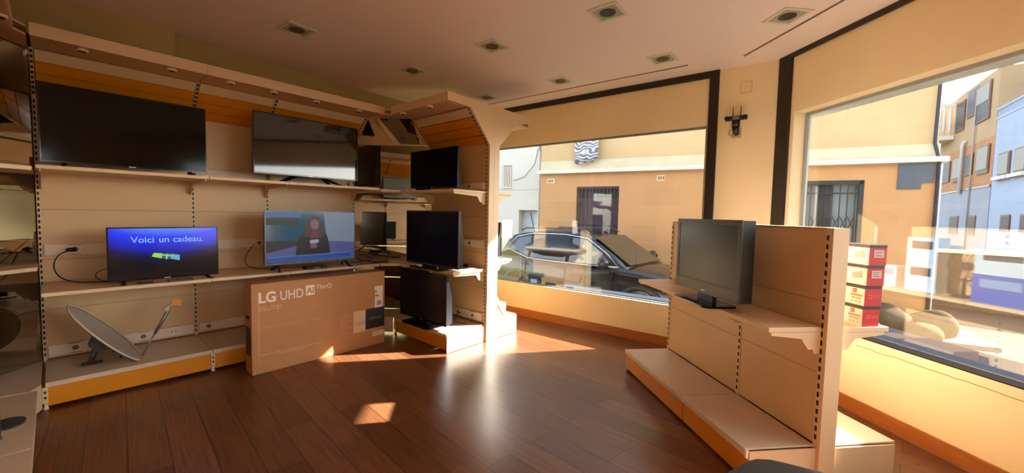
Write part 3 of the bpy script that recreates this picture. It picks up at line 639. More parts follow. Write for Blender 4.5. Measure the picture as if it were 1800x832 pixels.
q.obj('energy_label', [mat('label_white', (240, 232, 220), 0.6), mat('label_green', (60, 160, 60), 0.6), mat('label_yellow', (236, 210, 40), 0.6), mat('label_orange', (230, 110, 30), 0.6), mat('label_grey', (150, 150, 150), 0.6)], bx)
B(1.17, 1.31, -0.0015, 0, 0.105, 0.16).obj('pale_label', MATS['pale_label'], bx)
q = B(-0.0015, 0, 0.03, 0.15, 0.17, 0.43); q.obj('black_label', BLACKP, bx)
M().tube([(-0.002, 0.06, 0.52), (-0.002, 0.115, 0.52)], 0.014, 8).obj('hand_hole', SLOT, bx)

# satellite dish on the base deck
ds = thing('satellite_dish', 'grey offset satellite dish with feed arm lying tilted on the base deck', 'satellite dish', FA(0.27, 4.66, 0.205), AA)
cD = Vector((-0.0, 0.0, 0.235)); ax = Vector((0.42, -0.50, -0.32)).normalized()
maj = Vector((0.405, -0.06, -0.50)).normalized()
nrm = Vector((0.70, -0.10, 0.62)); nrm = (nrm - maj * nrm.dot(maj)).normalized(); mnr = nrm.cross(maj)
rings = []; dm = M()
for k in range(9):
    t_ = k / 8; ring = []
    for j in range(40):
        a = 2 * math.pi * j / 40
        ring.append(cD + maj * (0.335 * t_ * math.cos(a)) + mnr * (0.27 * t_ * math.sin(a)) - nrm * (0.058 * (1 - t_ * t_)))
    rings.append(ring)
c0 = rings[0][0]
prev = [dm.bm.verts.new(p) for p in rings[1]]; cv = dm.bm.verts.new(cD - nrm * 0.058)
for j in range(40): f_ = dm.bm.faces.new((cv, prev[j], prev[(j + 1) % 40])); f_.smooth = True
for r_ in rings[2:]:
    cur = [dm.bm.verts.new(p) for p in r_]
    for j in range(40): f_ = dm.bm.faces.new((prev[j], cur[j], cur[(j + 1) % 40], prev[(j + 1) % 40])); f_.smooth = True
    prev = cur
dish = dm.obj('reflector', mat('dish_grey', (170, 158, 144), 0.45), ds)
sm = dish.modifiers.new('thickness', 'SOLIDIFY'); sm.thickness = 0.004
rim = M(); rim.tube([cD + maj * (0.335 * math.cos(2 * math.pi * j / 40)) + mnr * (0.27 * math.sin(2 * math.pi * j / 40)) for j in range(41)], 0.007, 6)
rim.obj('rim', mat('dish_rim', (214, 204, 190), 0.4), ds)
foot = cD + maj * 0.325 - nrm * 0.01
lnb = Vector((0.40, -0.06, 0.405))
a_ = M().tube([foot, foot + (lnb - foot) * 0.5], 0.007, 8); a_.tube([foot + (lnb - foot) * 0.48, lnb], 0.012, 8)
a_.tube([foot - (lnb - foot).normalized() * 0.03 + Vector((0, -.02, 0)), foot + Vector((-0.02, -0.025, 0))], 0.010, 8)
a_.obj('feed_arm', STEEL, ds)
l_ = M().tube([lnb + Vector((-0.045, 0, -0.03)), lnb + Vector((-0.01, 0, 0.0))], [0.024, 0.024], 14); l_.tube([lnb + Vector((-0.012, 0, -0.002)), lnb + Vector((0.012, 0, 0.022))], 0.014, 10)
l_.obj('feed_horn', mat('lnb_pale', (206, 188, 160), 0.5), ds)
M().slab([lnb + Vector((0.0, -0.02, 0.02)), lnb + Vector((0.07, -0.02, 0.0)), lnb + Vector((0.075, -0.01, 0.05)), lnb + Vector((0.02, -0.01, 0.07))], 0.012).obj('orange_tag', mat('tag_orange', (226, 142, 24), 0.6), ds)
mb = M(); bk = cD - nrm * 0.065
mb.slab([bk + Vector((-0.03, -0.03, 0.03)), bk + Vector((0.06, -0.03, -0.05)), bk + Vector((0.02, -0.03, -0.12)), bk + Vector((-0.06, -0.03, -0.04))], 0.006)
mb.slab([bk + Vector((-0.03, 0.05, 0.03)), bk + Vector((0.06, 0.05, -0.05)), bk + Vector((0.02, 0.05, -0.12)), bk + Vector((-0.06, 0.05, -0.04))], 0.006)
mb.tube([bk + Vector((0.02, -0.05, -0.07)), bk + Vector((0.02, 0.07, -0.07))], 0.01, 8)
mb.tube([bk + Vector((-0.01, 0.01, -0.05)), (-0.10, 0.0, 0.014)], 0.019, 12); mb.box(-0.15, -0.03, -0.05, 0.05, 0.0, 0.012)
mb.obj('mount_bracket', mat('bracket_dark', (84, 78, 72), 0.5, metal=0.5), ds)
bs = M()
for k in range(4):
    p = cD + maj * (0.06 + 0.07 * k) - nrm * 0.06 + Vector((0, -0.06, 0.0)); bs.tube([p, p - nrm * 0.012], 0.010, 8)
bs.obj('bolt', DARKP, ds)

# power leads, set-top boxes, remotes
def cable(label, pts, r=0.004, m_=DARKP, group=None):
    cu = bpy.data.curves.new('c', 'CURVE'); cu.dimensions = '3D'; cu.bevel_depth = r; cu.bevel_resolution = 2; cu.resolution_u = 8
    sp = cu.splines.new('NURBS'); sp.points.add(len(pts) - 1); sp.order_u = 3; sp.use_endpoint_u = True
    base = Vector(pts[0])
    for k, p in enumerate(pts): sp.points[k].co = (*(Vector(p) - base), 1)
    t = bpy.data.objects.new('c', cu); C.objects.link(t)
    me = bpy.data.meshes.new_from_object(t.evaluated_get(bpy.context.evaluated_depsgraph_get())); bpy.data.objects.remove(t)
    me.materials.clear(); me.materials.append(m_)
    o = bpy.data.objects.new('power_cable', me); C.objects.link(o); o.location = base
    return tag(o, label, 'cable', group)
c1 = cable('black power cable hanging from the left wall socket down to the shelf', [FA(0.12, 4.99, 1.123), FA(0.09, 4.96, 1.12), FA(0.02, 4.93, 1.09), FA(-0.01, 4.9, 1.0), FA(0.02, 4.87, 0.91), FA(0.10, 4.82, 0.867), FA(0.2, 4.75, 0.866), FA(0.32, 4.68, 0.866), FA(0.42, 4.62, 0.867)], 0.0045)
M().tube([(0, 0, 0), UX * -0.05 + VX * -0.02], [0.02, 0.014], 10).obj('plug', DARKP, c1)
cable('looped thin black cable beside the blue-screen television', [FA(0.36, 4.66, 0.99), FA(0.26, 4.68, 0.98), FA(0.21, 4.7, 0.93), FA(0.24, 4.7, 0.88), FA(0.33, 4.66, 0.867), FA(0.42, 4.64, 0.866)], 0.0035)
cable('black cable dropping behind the silver television', [FA(1.45, 4.98, 1.12), FA(1.35, 4.9, 1.04), FA(1.30, 4.82, 0.93), FA(1.36, 4.76, 0.867), FA(1.6, 4.7, 0.866), FA(1.9, 4.62, 0.867)], 0.0035)
cable('tangled black cable on the corner shelf beside the silver television', [FA(2.35, 4.60, 0.875), FA(2.5, 4.66, 0.875), FA(2.62, 4.6, 0.88), FA(2.7, 4.75, 0.90), FA(2.6, 4.85, 0.95), FA(2.5, 4.8, 0.9), FA(2.55, 4.6, 0.87), FA(2.75, 4.5, 0.867), FA(2.85, 4.6, 0.867)], 0.005)
cable('thin dark cable coiled in front on the corner shelf', [FA(2.40, 4.50, 0.866), FA(2.55, 4.46, 0.866), FA(2.66, 4.50, 0.866), FA(2.72, 4.42, 0.866), FA(2.80, 4.48, 0.866), FA(2.74, 4.56, 0.866), FA(2.60, 4.54, 0.866)], 0.004)
cable('short black cable by the sockets on the wing base deck', [FA(3.25, 3.62, 0.285), FA(3.2, 3.63, 0.29), FA(3.15, 3.62, 0.24), FA(3.12, 3.6, 0.212), FA(3.1, 3.5, 0.211), FA(3.15, 3.42, 0.211)], 0.004)
cable('pale cable lying on the sunlit middle shelf of the wing', [FA(2.86, 3.33, 0.868), FA(2.95, 3.36, 0.868), FA(3.0, 3.30, 0.868), FA(3.1, 3.34, 0.868), FA(3.2, 3.30, 0.868)], 0.004, mat('pale_cable', (206, 214, 224), 0.4))
def small_box(name, label, cat, loc, ang, sx, sy, sz, m_, detail=None, group=None, bevel=0.003):
    o = B(-sx / 2, sx / 2, -sy / 2, sy / 2, 0, sz)
    if detail: detail(o)
    ob = o.obj(name, m_, loc=loc, rot=(0, 0, R(ang)), bevel=bevel); return tag(ob, label, cat, group)
def keys(o):
    for a in range(3):
        for b in range(8): o.box(-0.075 + b * 0.02, -0.063 + b * 0.02, -0.014 + a * 0.011, -0.006 + a * 0.011, 0.016, 0.018, 1)
rk = mat('remote_key', (70, 70, 72), 0.5)
small_box('remote_control', 'black remote control lying under the blue-screen television', 'remote control', FA(0.72, 4.435, 0.86), AA + 4, 0.17, 0.042, 0.016, [DARKP, rk], keys)
small_box('remote_control', 'short black remote control left of centre under the blue-screen television', 'remote control', FA(0.49, 4.43, 0.86), AA - 3, 0.10, 0.036, 0.014, [DARKP])
small_box('set_top_box', 'flat black set-top box under the silver television', 'set-top box', FA(1.87, 4.47, 0.86), AA, 0.21, 0.12, 0.030, [DARKP, SILVER], lambda o: o.box(-0.03, 0.03, -0.0615, -0.0602, 0.010, 0.016, 1))
small_box('small_device', 'small black adapter standing on the wing middle shelf against the panel', 'adapter', FA(3.2, 3.5, 0.86), AB, 0.045, 0.03, 0.04, [DARKP])
for k, (u_, v_, c) in enumerate(((2.9, 4.28, 0), (2.93, 4.18, 0))):
    small_box('small_device', ('small white adapter in the corner on the wing top shelf', 'small white sensor next to the medium dark television')[k], 'adapter', FA(u_, v_, 1.765 if k == 0 else 1.756), AB, 0.05, 0.03, 0.02 + 0.01 * k, [STRIP])
cable('thin cable with white plug lying in the corner on the top shelf', [FA(2.45, 4.5, 1.787), FA(2.55, 4.46, 1.787), FA(2.68, 4.5, 1.772), FA(2.8, 4.42, 1.771)], 0.003, MATS['pale_cable'])

# stack of red and white camera boxes on the gondola's window side
def camera_box(k, label, z, dx, rot, camera):
    t = thing('camera_box', label, 'box', (2.042 + dx, 2.292, z), rot, 'stack of red and white boxes on the gondola shelf')
    # local x to the right (short end, faces the viewer), y away (long side)
    W_, L_, H_ = 0.105, 0.21, 0.118
    B(0, W_, 0, L_, 0, H_).obj('carton', [mat('box_white', (240, 226, 214), 0.45)], t)
    B(0.0, W_ + 0.0006, -0.0012, 0.0, 0.0, H_ - 0.016).obj('red_end', mat('box_red', (196, 18, 26), 0.4), t)
    B(-0.0012, W_ + 0.001, -0.0016, L_, H_ - 0.018, H_ + 0.0006).obj('lid_edge', mat('box_maroon', (44, 18, 18), 0.4), t)
    if camera:
        B(0.028, 0.088, -0.003, -0.0013, 0.045, 0.088).obj('end_label', mat('box_pale_label', (224, 200, 190), 0.5), t)
        q = B(0.034, 0.082, -0.0036, -0.0031, 0.076, 0.079); q.box(0.034, 0.07, -0.0036, -0.0031, 0.066, 0.069); q.box(0.034, 0.078, -0.0036, -0.0031, 0.054, 0.058)
        q.obj('label_print', GREYP, t)
        m_ = M().tube([(-0.002, 0.09, 0.052), (-0.002, 0.035, 0.062)], [0.016, 0.02], 14); m_.tube([(-0.002, 0.035, 0.062), (-0.002, 0.028, 0.063)], 0.023, 14)
        o_ = m_.obj('camera_picture', mat('print_grey_white', (160, 154, 156), 0.5), t); o_.scale = (0.10, 1, 1)
        o_.location.x = -0.0004
    else:
        q = B(0.022, 0.045, -0.0022, -0.0013, 0.045, 0.049); q.box(0.022, 0.045, -0.0022, -0.0013, 0.064, 0.068); q.box(0.022, 0.026, -0.0022, -0.0013, 0.045, 0.068); q.box(0.041, 0.045, -0.0022, -0.0013, 0.045, 0.068)
        q.box(0.052, 0.085, -0.0022, -0.0013, 0.06, 0.063); q.box(0.055, 0.08, -0.0022, -0.0013, 0.05, 0.053); q.box(0.088, 0.092, -0.0022, -0.0013, 0.048, 0.066)
        q.obj('end_mark', mat('box_pink_print', (230, 120, 120), 0.5), t)
        q = B(-0.0015, 0, 0.05, 0.073, 0.072, 0.095, 0); q.obj('emblem', mat('box_red', (196, 18, 26), 0.4), t)
        q = M().prism([(0.054, 0.077), (0.0615, 0.091), (0.069, 0.077), (0.0615, 0.082)], -0.0024, -0.0016, 'x'); q.obj('emblem_mark', MATS['box_white'], t)
        q = B(-0.0012, 0, 0.012, 0.085, 0.052, 0.064); q.box(-0.0012, 0, 0.02, 0.05, 0.036, 0.044); q.box(-0.0012, 0, 0.055, 0.08, 0.036, 0.044); q.box(-0.0012, 0, 0.02, 0.03, 0.016, 0.024); q.box(-0.0012, 0, 0.045, 0.055, 0.016, 0.024); q.box(-0.0012, 0, 0.068, 0.08, 0.016, 0.024)
        q.obj('side_print', mat('box_salmon_print', (226, 130, 110), 0.5), t)
    return t
zz = 0.890
for k, lb in enumerate(('red box with emblem at the bottom of the stack on the gondola shelf', 'red box with emblem second from the bottom of the stack', 'red and white box with a bullet camera picture, second from the top', 'red and white bullet camera box at the top of the stack')):
    camera_box(k, lb, zz, 0.005 * k, 5.0 - 0.6 * k, k >= 2); zz += 0.1195

# goods on the gondola's window side (seen reflected in the glass)
def goods(name, label, cat, h, g, z, sx, sy, sz, c1, c2, ang=0):
    o = B(-sx / 2, sx / 2, -sy / 2, sy / 2, 0, sz); o.box(sx / 2, sx / 2 + 0.001, -sy * 0.35, sy * 0.35, sz * 0.55, sz * 0.85, 1); o.box(-sx * 0.35, sx * 0.35, sy / 2, sy / 2 + 0.001, sz * 0.2, sz * 0.6, 1)
    ob = o.obj(name, [mat('goods_%d_%d_%d' % c1, c1, 0.5), mat('goods_%d_%d_%d' % c2, c2, 0.5)], loc=FG(h, g, z), rot=(0, 0, R(AG + ang)), bevel=0.002); return tag(ob, label, cat)
goods('product_box', 'tall light blue and white telephone box on the window side of the gondola', 'box', 2.30, 3.08, 0.89, 0.12, 0.24, 0.25, (206, 226, 240), (60, 70, 84))
goods('product_box', 'light blue telephone box stacked on the one like it', 'box', 2.30, 3.08, 1.141, 0.12, 0.24, 0.23, (190, 216, 236), (52, 60, 74))
goods('product_box', 'small white box with a blue picture beside the stacked telephone boxes', 'box', 2.33, 3.32, 0.89, 0.10, 0.14, 0.20, (236, 234, 236), (120, 150, 210), 8)
goods('product_box', 'wide deep blue carton on the gondola window shelf', 'box', 2.30, 2.50, 0.89, 0.24, 0.34, 0.22, (28, 84, 190), (120, 160, 210))
goods('product_box', 'pale blue carton lying on the deep blue one', 'box', 2.30, 2.50, 1.111, 0.23, 0.33, 0.20, (196, 218, 232), (60, 66, 76))
fn = thing('desk_fan', 'dark round desk fan on the window side of the gondola', 'fan', FG(2.30, 2.80, 0.89), AG)
M().tube([(0, 0, 0), (0, 0, 0.015), (0, 0, 0.02), (0, 0, 0.16)], [0.075, 0.07, 0.015, 0.012], 16).obj('base', DARKP, fn)
q = M(); q.tube([(0.0, 0.12 * math.cos(R(a)), 0.26 + 0.12 * math.sin(R(a))) for a in range(0, 361, 15)], 0.006, 6)
for a in range(0, 180, 20): q.tube([(0.015, 0.12 * math.cos(R(a)), 0.26 + 0.12 * math.sin(R(a))), (0.03, 0, 0.26), (0.015, -0.12 * math.cos(R(a)), 0.26 - 0.12 * math.sin(R(a)))], 0.003, 5)
q.obj('guard', DARKP, fn)
M().tube([(-0.04, 0, 0.26), (0.03, 0, 0.26)], 0.035, 14).obj('motor', mat('fan_brown', (64, 44, 38), 0.5), fn)
goods('product_box', 'brown carton standing on the window side base of the gondola', 'cardboard box', 2.34, 2.9, 0.20, 0.24, 0.36, 0.26, (190, 150, 104), (60, 50, 44))
goods('product_box', 'tan carton at the far end of the gondola base by the window', 'cardboard box', 2.34, 3.35, 0.20, 0.26, 0.30, 0.22, (200, 164, 120), (40, 36, 34))
def wgoods(name, label, cat, u, v, z, su, sv, sz, c1, c2):
    o = B(-su / 2, su / 2, -sv / 2, sv / 2, 0, sz); o.box(su / 2, su / 2 + 0.001, -sv * 0.3, sv * 0.3, sz * 0.35, sz * 0.65, 1)
    ob = o.obj(name, [mat('goods_%d_%d_%d' % c1, c1, 0.5), mat('goods_%d_%d_%d' % c2, c2, 0.5)], loc=FA(u, v, z), rot=(0, 0, R(AA)), bevel=0.002); return tag(ob, label, cat)
wgoods('product_box', 'brown carton with dark print on the window side deck of the short wing', 'cardboard box', 3.63, 3.75, 0.237, 0.20, 0.34, 0.20, (190, 146, 96), (50, 40, 34))
wgoods('product_box', 'small light carton by the end of the short wing on its window side', 'cardboard box', 3.62, 3.40, 0.237, 0.16, 0.22, 0.16, (214, 190, 160), (40, 60, 90))
wgoods('product_box', 'dark electronics carton farthest along the window side deck of the wing', 'box', 3.63, 4.08, 0.237, 0.18, 0.22, 0.24, (52, 50, 54), (150, 180, 210))
tv('dark television on the side wing top shelf, seen only in the corner mirror', FA(-0.50, 3.0, 1.755), 139.04, 0.80, 0.46, 0.04, 0.010, 0.045, 'feet', mat('greenish_screen', (120, 132, 124), 0.2))
tv('dark television on the side wing middle shelf, seen only in the corner mirror', FA(-0.50, 3.4, 0.86), 139.04, 0.60, 0.38, 0.04, 0.010, 0.045, 'feet', MATS['matte_dark_screen'])

# wifi camera on the pillar
wc = thing('security_camera', 'small black security camera with two upright antennas on the corner pillar', 'camera', (pC[0], pC[1], 2.34), APIL)
B(0.14, 0.225, -0.012, 0, 0.0, 0.10).obj('wall_plate', mat('camera_plate', (186, 160, 130), 0.5), wc, bevel=0.003)
M().tube([(0.182, -0.012, 0.05), (0.182, -0.06, 0.06), (0.182, -0.075, 0.11)], [0.03, 0.028, 0.03], 14).obj('swivel_base', DARKP, wc)
M().tube([(0.182, -0.075, 0.10), (0.182, -0.075, 0.165)], 0.038, 18).obj('camera_head', mat('camera_dark', (30, 28, 28), 0.3), wc)
q = M().tube([(0.085, -0.08, 0.19), (0.28, -0.08, 0.19)], 0.025, 16); q.tube([(0.10, -0.085, 0.19), (0.10, -0.112, 0.19)], 0.022, 14); q.tube([(0.265, -0.085, 0.19), (0.265, -0.112, 0.19)], 0.022, 14)
q.obj('light_bar', DARKP, wc)
B(0.155, 0.21, -0.112, -0.08, 0.168, 0.212).obj('lens_block', mat('camera_grey', (110, 104, 100), 0.4), wc)
for x in (0.15, 0.218): M().tube([(x, -0.07, 0.205), (x + (0.003 if x > 0.2 else -0.003), -0.06, 0.315)], [0.005, 0.003], 8).obj('antenna', DARKP, wc)
M().tube([(0.145, -0.03, 0.09), (0.118, -0.045, 0.07), (0.12, -0.04, 0.03), (0.15, -0.014, 0.02)], 0.0025, 6).obj('camera_cable', DARKP, wc)

# recessed ceiling lights
def downlight(label, x, y, ang, s=0.24, s2=None):
    s2 = s2 or s
    t = thing('ceiling_light', label, 'ceiling light', (x, y, CZ), ang, 'square recessed ceiling lights')
    f = M(); a, b = s / 2, s2 / 2; w_ = 0.028
    f.box(-a, a, -b, -b + w_, -0.008, 0); f.box(-a, a, b - w_, b, -0.008, 0); f.box(-a, -a + w_, -b + w_, b - w_, -0.008, 0); f.box(a - w_, a, -b + w_, b - w_, -0.008, 0)
    f.obj('frame', OLIVEF, t, bevel=0.002)
    B(-a + w_, a - w_, -b + w_, b - w_, -0.004, -0.001).obj('glass_cover', OLIVE, t)
    M().tube([(0, 0, -0.0042), (0, 0, -0.0075)], 0.062, 20).obj('lamp_well', mat('lamp_well', (70, 68, 56), 0.25), t)
    return t
for lb, x, y, an in (('square recessed light above the left bay, nearest the viewer on that side', -1.916, 3.583, A1), ('square recessed light in the middle of the ceiling', -0.225, 3.84, A1),
        ('square recessed light above the right bay of the long run', -1.145, 4.534, A1), ('square recessed light at the top edge right of the middle', 0.70, 3.17, A1),
        ('square recessed light in front of the right part of the rear window', 1.455, 4.05, A1), ('square recessed light in front of the rear window middle', 0.527, 4.768, A1),
        ('square recessed light above the short wing by the ceiling track', -0.386, 5.495, A1), ('square recessed light near the right window by the ceiling track', 2.085, 3.17, A2)):
    downlight(lb, x, y, an)

# chair back in the right foreground, stand at the far left
ch = thing('office_chair', 'black office chair, only its rounded backrest top in view at the bottom edge', 'chair', (0.60, 0.87, 0), 8)
rg = []
for k in range(13):
    z = 0.50 + 0.44 * k / 12; wv = 0.21 * (1 - 0.15 * (k / 12)) if k < 11 else (0.15 if k == 11 else 0.10)
    zz_ = z if k < 11 else (0.922 if k == 11 else 0.931)
    rg.append([(wv * math.cos(2 * math.pi * j / 20), 0.03 * math.sin(2 * math.pi * j / 20) + 0.02 + 0.05 * (math.cos(2 * math.pi * j / 20) ** 2) * -1, zz_) for j in range(20)])
M().loft(rg).obj('backrest', mat('chair_black', (24, 23, 26), 0.5), ch)
M().prism([(0.23 * math.cos(2 * math.pi * j / 24), -0.24 + 0.22 * math.sin(2 * math.pi * j / 24)) for j in range(24)], 0.44, 0.50).obj('seat', MATS['chair_black'], ch, bevel=0.015)
M().tube([(0, 0.02, 0.56), (0, 0.04, 0.40), (0, -0.1, 0.42)], 0.018, 8).obj('back_support', DARKP, ch)
M().tube([(0, -0.24, 0.44), (0, -0.24, 0.10)], 0.025, 12).obj('gas_column', DARKP, ch)
for k in range(5):
    a = R(72 * k + 20); p = Vector((0.27 * math.cos(a), -0.24 + 0.27 * math.sin(a), 0.07))
    leg = M().tube([(0, -0.24, 0.12), p], [0.025, 0.015], 8).obj('leg', DARKP, ch)
    M().tube([(p.x - 0.012, p.y, 0.028), (p.x + 0.012, p.y, 0.028)], 0.028, 12).obj('caster', DARKP, leg)
st = thing('floor_stand', 'dark grey stand with a slim post and rounded foot on the far left deck', 'stand', FA(-0.235, 3.50, 0.205), AA)
M().tube([(0.0, 0, 0.0), (0.0, 0, 0.02), (0.0, 0, 0.55)], [0.022, 0.018, 0.016], 12).obj('post', mat('stand_slate', (62, 66, 74), 0.5), st)
M().prism([(0.03 * 1 + 0.07 * math.cos(2 * math.pi * j / 24), 0.20 + 0.085 * math.sin(2 * math.pi * j / 24)) for j in range(24)], 0.0, 0.012).obj('foot', mat('stand_foot', (48, 48, 52), 0.5), st)

# ================================================================== THE STREET
GZ = -0.42
ORW = mat('orange_render', (196, 146, 98), 0.9, noise=0.07, nscale=1.3)
CRW = mat('cream_render', (200, 168, 122), 0.9, noise=0.06, nscale=1.5)
WHR = mat('white_render', (214, 205, 190), 0.9, noise=0.05, nscale=1.0, spec=0.0)
BND = mat('pale_band_render', (206, 192, 160), 0.9, noise=0.08, nscale=3)
ASPH = mat('pale_asphalt', (80, 77, 73), 0.9, noise=0.10, nscale=0.8, spec=0.0)
gd = struct(B(-30, 60, -6, 60, GZ - 0.2, GZ).obj('ground', ASPH))
WINDK = mat('dark_window_glass', (60, 58, 58), 0.5, spec=0.2)

bd = thing('building', 'orange rendered two-storey house with white cornice across the street', 'building', FS(0, 0, GZ), AS)
zf = lambda z: z - GZ
m_ = M(); DX, GX0 = (-0.54, 0.54), (4.18, 5.12)
m_.box(-1.56, DX[0], 0, 0.3, 0, zf(2.56)); m_.box(DX[0], DX[1], 0, 0.3, zf(2.23), zf(2.56)); m_.box(DX[1], GX0[0], 0, 0.3, 0, zf(2.56)); m_.box(GX0[0], GX0[1], 0, 0.3, zf(2.28), zf(2.56)); m_.box(GX0[1], 6.12, 0, 0.3, 0, zf(2.56))
m_.box(5.82, 6.12, 0.3, 7.0, 0, zf(2.56)); m_.box(-1.56, -1.36, 0.3, 7, 0, zf(2.56))
m_.obj('lower_wall', ORW, bd)
B(-1.56, 6.12, 0, 7.0, zf(2.56), zf(2.90)).obj('plaster_band', BND, bd)
B(-1.56, 6.10, 0.02, 7.0, zf(2.90), zf(4.9)).obj('upper_wall', CRW, bd)
B(-1.60, 6.20, -0.14, -0.001, zf(2.57), zf(2.66)).obj('cornice', WHR, bd)
B(-1.5, 6.05, 0.9, 6.9, zf(4.9), zf(5.1)).obj('roof', mat('roof_tile', (170, 110, 74), 0.9), bd)
B(-1.56, 6.12, -0.03, 0, 0, 0.55).obj('plinth', mat('plinth_tan', (196, 150, 100), 0.9, spec=0.0), bd)
# barred window
wn = B(DX[0], DX[1], 0.12, 0.16, 0.0, zf(2.23)).obj('door', mat('door_plum', (84, 58, 70), 0.5), bd)
g_ = M()
for k in range(12): x = DX[0] + 0.04 + k * 0.091; g_.box(x, x + 0.02, 0.02, 0.035, 0.05, zf(2.2))
for z in (0.05, 0.9, 1.7, zf(2.18)): g_.box(DX[0], DX[1], 0.015, 0.04, z, z + 0.04)
for r_ in range(6):
    for k in range(11):
        x = DX[0] + 0.05 + k * 0.091; z = 0.2 + r_ * 0.4
        g_.slab([(x, 0.018, z), (x + 0.012, 0.018, z), (x + 0.091, 0.018, z + 0.36), (x + 0.079, 0.018, z + 0.36)], 0.006) if k % 3 == 0 else None
        g_.slab([(x + 0.079, 0.018, z), (x + 0.091, 0.018, z), (x + 0.012, 0.018, z + 0.36), (x, 0.018, z + 0.36)], 0.006) if k % 3 == 0 else None
g_.obj('grille', mat('grille_plum', (50, 38, 54), 0.5), wn)
B(DX[0] + 0.03, DX[1] - 0.03, 0.11, 0.12, zf(1.95), zf(2.2)).obj('top_light', WINDK, wn)
gt_ = B(GX0[0], GX0[1], 0.20, 0.24, 0.0, zf(2.28)).obj('gate', mat('gate_glass', (150, 160, 170), 0.2), bd)
B(GX0[0] + 0.3, GX0[0] + 0.48, 0.12, 0.2, 0, zf(2.25)).obj('gate_post', mat('gate_dark', (48, 50, 54), 0.5), gt_)
g_ = M()
for a in (GX0[0], GX0[1] - 0.07): g_.box(a, a + 0.07, -0.01, 0.06, 0, zf(2.27))
g_.box(GX0[0], GX0[1], -0.01, 0.06, zf(2.20), zf(2.28)); g_.box(GX0[0] + .07, GX0[1] - .07, 0.02, 0.05, zf(2.02), zf(2.05))
for k in range(7): x = GX0[0] + 0.13 + k * 0.115; g_.box(x, x + 0.016, 0.03, 0.05, 0, zf(2.2))
for r_ in range(4):
    for k in range(6):
        x = GX0[0] + 0.14 + k * 0.115; z = 0.1 + r_ * 0.55
        g_.slab([(x, 0.02, z), (x + 0.016, 0.02, z), (x + 0.123, 0.02, z + 0.26), (x + 0.107, 0.02, z + 0.26)], 0.008); g_.slab([(x + 0.107, 0.02, z), (x + 0.123, 0.02, z), (x + 0.016, 0.02, z + 0.26), (x, 0.02, z + 0.26)], 0.008)
g_.obj('scissor_grille', mat('grille_black', (34, 36, 40), 0.5), gt_)
for x0, x1, z0, z1 in ((-1.36, -1.15, 2.33, 2.45), (1.40, 1.57, 2.34, 2.47)):
    v = B(x0, x1, -0.012, 0, zf(z0), zf(z1), 0)
    for k in range(3): v.box(x0 + 0.03 + k * 0.05, x0 + 0.06 + k * 0.05, -0.016, -0.012, zf(z0) + 0.03, zf(z1) - 0.03, 1)
    v.obj('wall_vent', [mat('vent_cream', (220, 200, 160), 0.8), mat('vent_dark', (120, 96, 66), 0.8)], bd)
B(5.58, 6.06, -0.02, 0, zf(2.21), zf(2.56)).box(5.58, 5.90, -0.02, 0, zf(2.10), zf(2.21)).obj('wall_sign', mat('slate_plate', (70, 78, 92), 0.3), bd)
M().tube([(6.10, -0.05, 0), (6.10, -0.05, zf(2.6)), (6.02, -0.07, zf(2.9)), (6.05, -0.05, zf(4.7))], 0.03, 8).obj('drainpipe', mat('pipe_dark', (52, 48, 58), 0.6), bd)
M().tube([(6.135, -0.02, 0), (6.135, -0.02, zf(2.55))], 0.022, 8).obj('downspout', mat('pipe_white', (214, 214, 210), 0.5), bd)

hb = thing('hanging_blanket', 'grey and white swirl-patterned blanket hanging over the cornice of the orange house', 'blanket', FS(-0.26, -0.16, 2.75), AS)
rows = []
for i in range(2):
    for k in range(13): pass
cols = 16; top = 1.0; q = M(); V_ = []
for i in range(cols + 1):
    x = -0.33 + 0.66 * i / cols; yb = 0.03 * math.sin(i * 1.1); low = 0.02 + 0.10 * (i / cols) + 0.03 * math.sin(i * 0.9) if i > 2 else 0.06 - 0.02 * i
    V_.append([(x + 0.05 * (1 - k / 6) * (1 if i < 8 else -1) * 0.8, yb * (1 - k / 8), low + (top - low) * k / 6) for k in range(7)])
VV = [[q.bm.verts.new(p) for p in r_] for r_ in V_]
for i in range(cols):
    for k in range(6): f_ = q.bm.faces.new((VV[i][k], VV[i + 1][k], VV[i + 1][k + 1], VV[i][k + 1])); f_.smooth = True
o = q.obj('cloth', swirl_mat('blanket_swirl', (200, 198, 198), (112, 110, 118), 3.2, 14.0), hb); md = o.modifiers.new('t', 'SOLIDIFY'); md.thickness = 0.012

wb = thing('building', 'white rendered house left of the orange one, with a slatted window and a step-in doorway', 'building', FS(-1.6, 0.25, GZ), AS)
m_ = M(); m_.box(-5.5, -0.72, 0, 0.3, 0, zf(5.2)); m_.box(-0.14, 0, 0, 0.3, 0, zf(5.2)); m_.box(-0.72, -0.14, 0, 0.3, zf(1.62), zf(5.2)); m_.box(-5.5, 0, 0.3, 6, zf(0), zf(5.1)); m_.obj('wall', WHR, wb)
B(-0.72, -0.14, 0.24, 0.28, 0, zf(1.62)).obj('door', mat('white_door', (196, 200, 204), 0.6), wb)
w_ = B(-1.25, -0.98, -0.01, 0.02, zf(2.24), zf(2.88)).obj('window', WINDK, wb)
q = M()
for k in range(5): q.box(-1.23 + k * 0.055, -1.20 + k * 0.055, -0.03, -0.011, zf(2.27), zf(2.86))
q.box(-1.27, -0.96, -0.04, -0.011, zf(2.24), zf(2.27)); q.obj('window_bars', STRIP, w_)
B(-5.5, -0.02, -0.004, 0, zf(2.18), zf(2.195)).obj('wall_joint', mat('joint_grey', (170, 170, 168), 0.8), wb)
M().tube([(-0.06, -0.04, 0), (-0.06, -0.04, zf(3.2)), (-0.10, -0.05, zf(3.3)), (-0.08, -0.04, zf(5.0))], 0.03, 8).obj('drainpipe', mat('pipe_grey', (160, 150, 140), 0.6), wb)
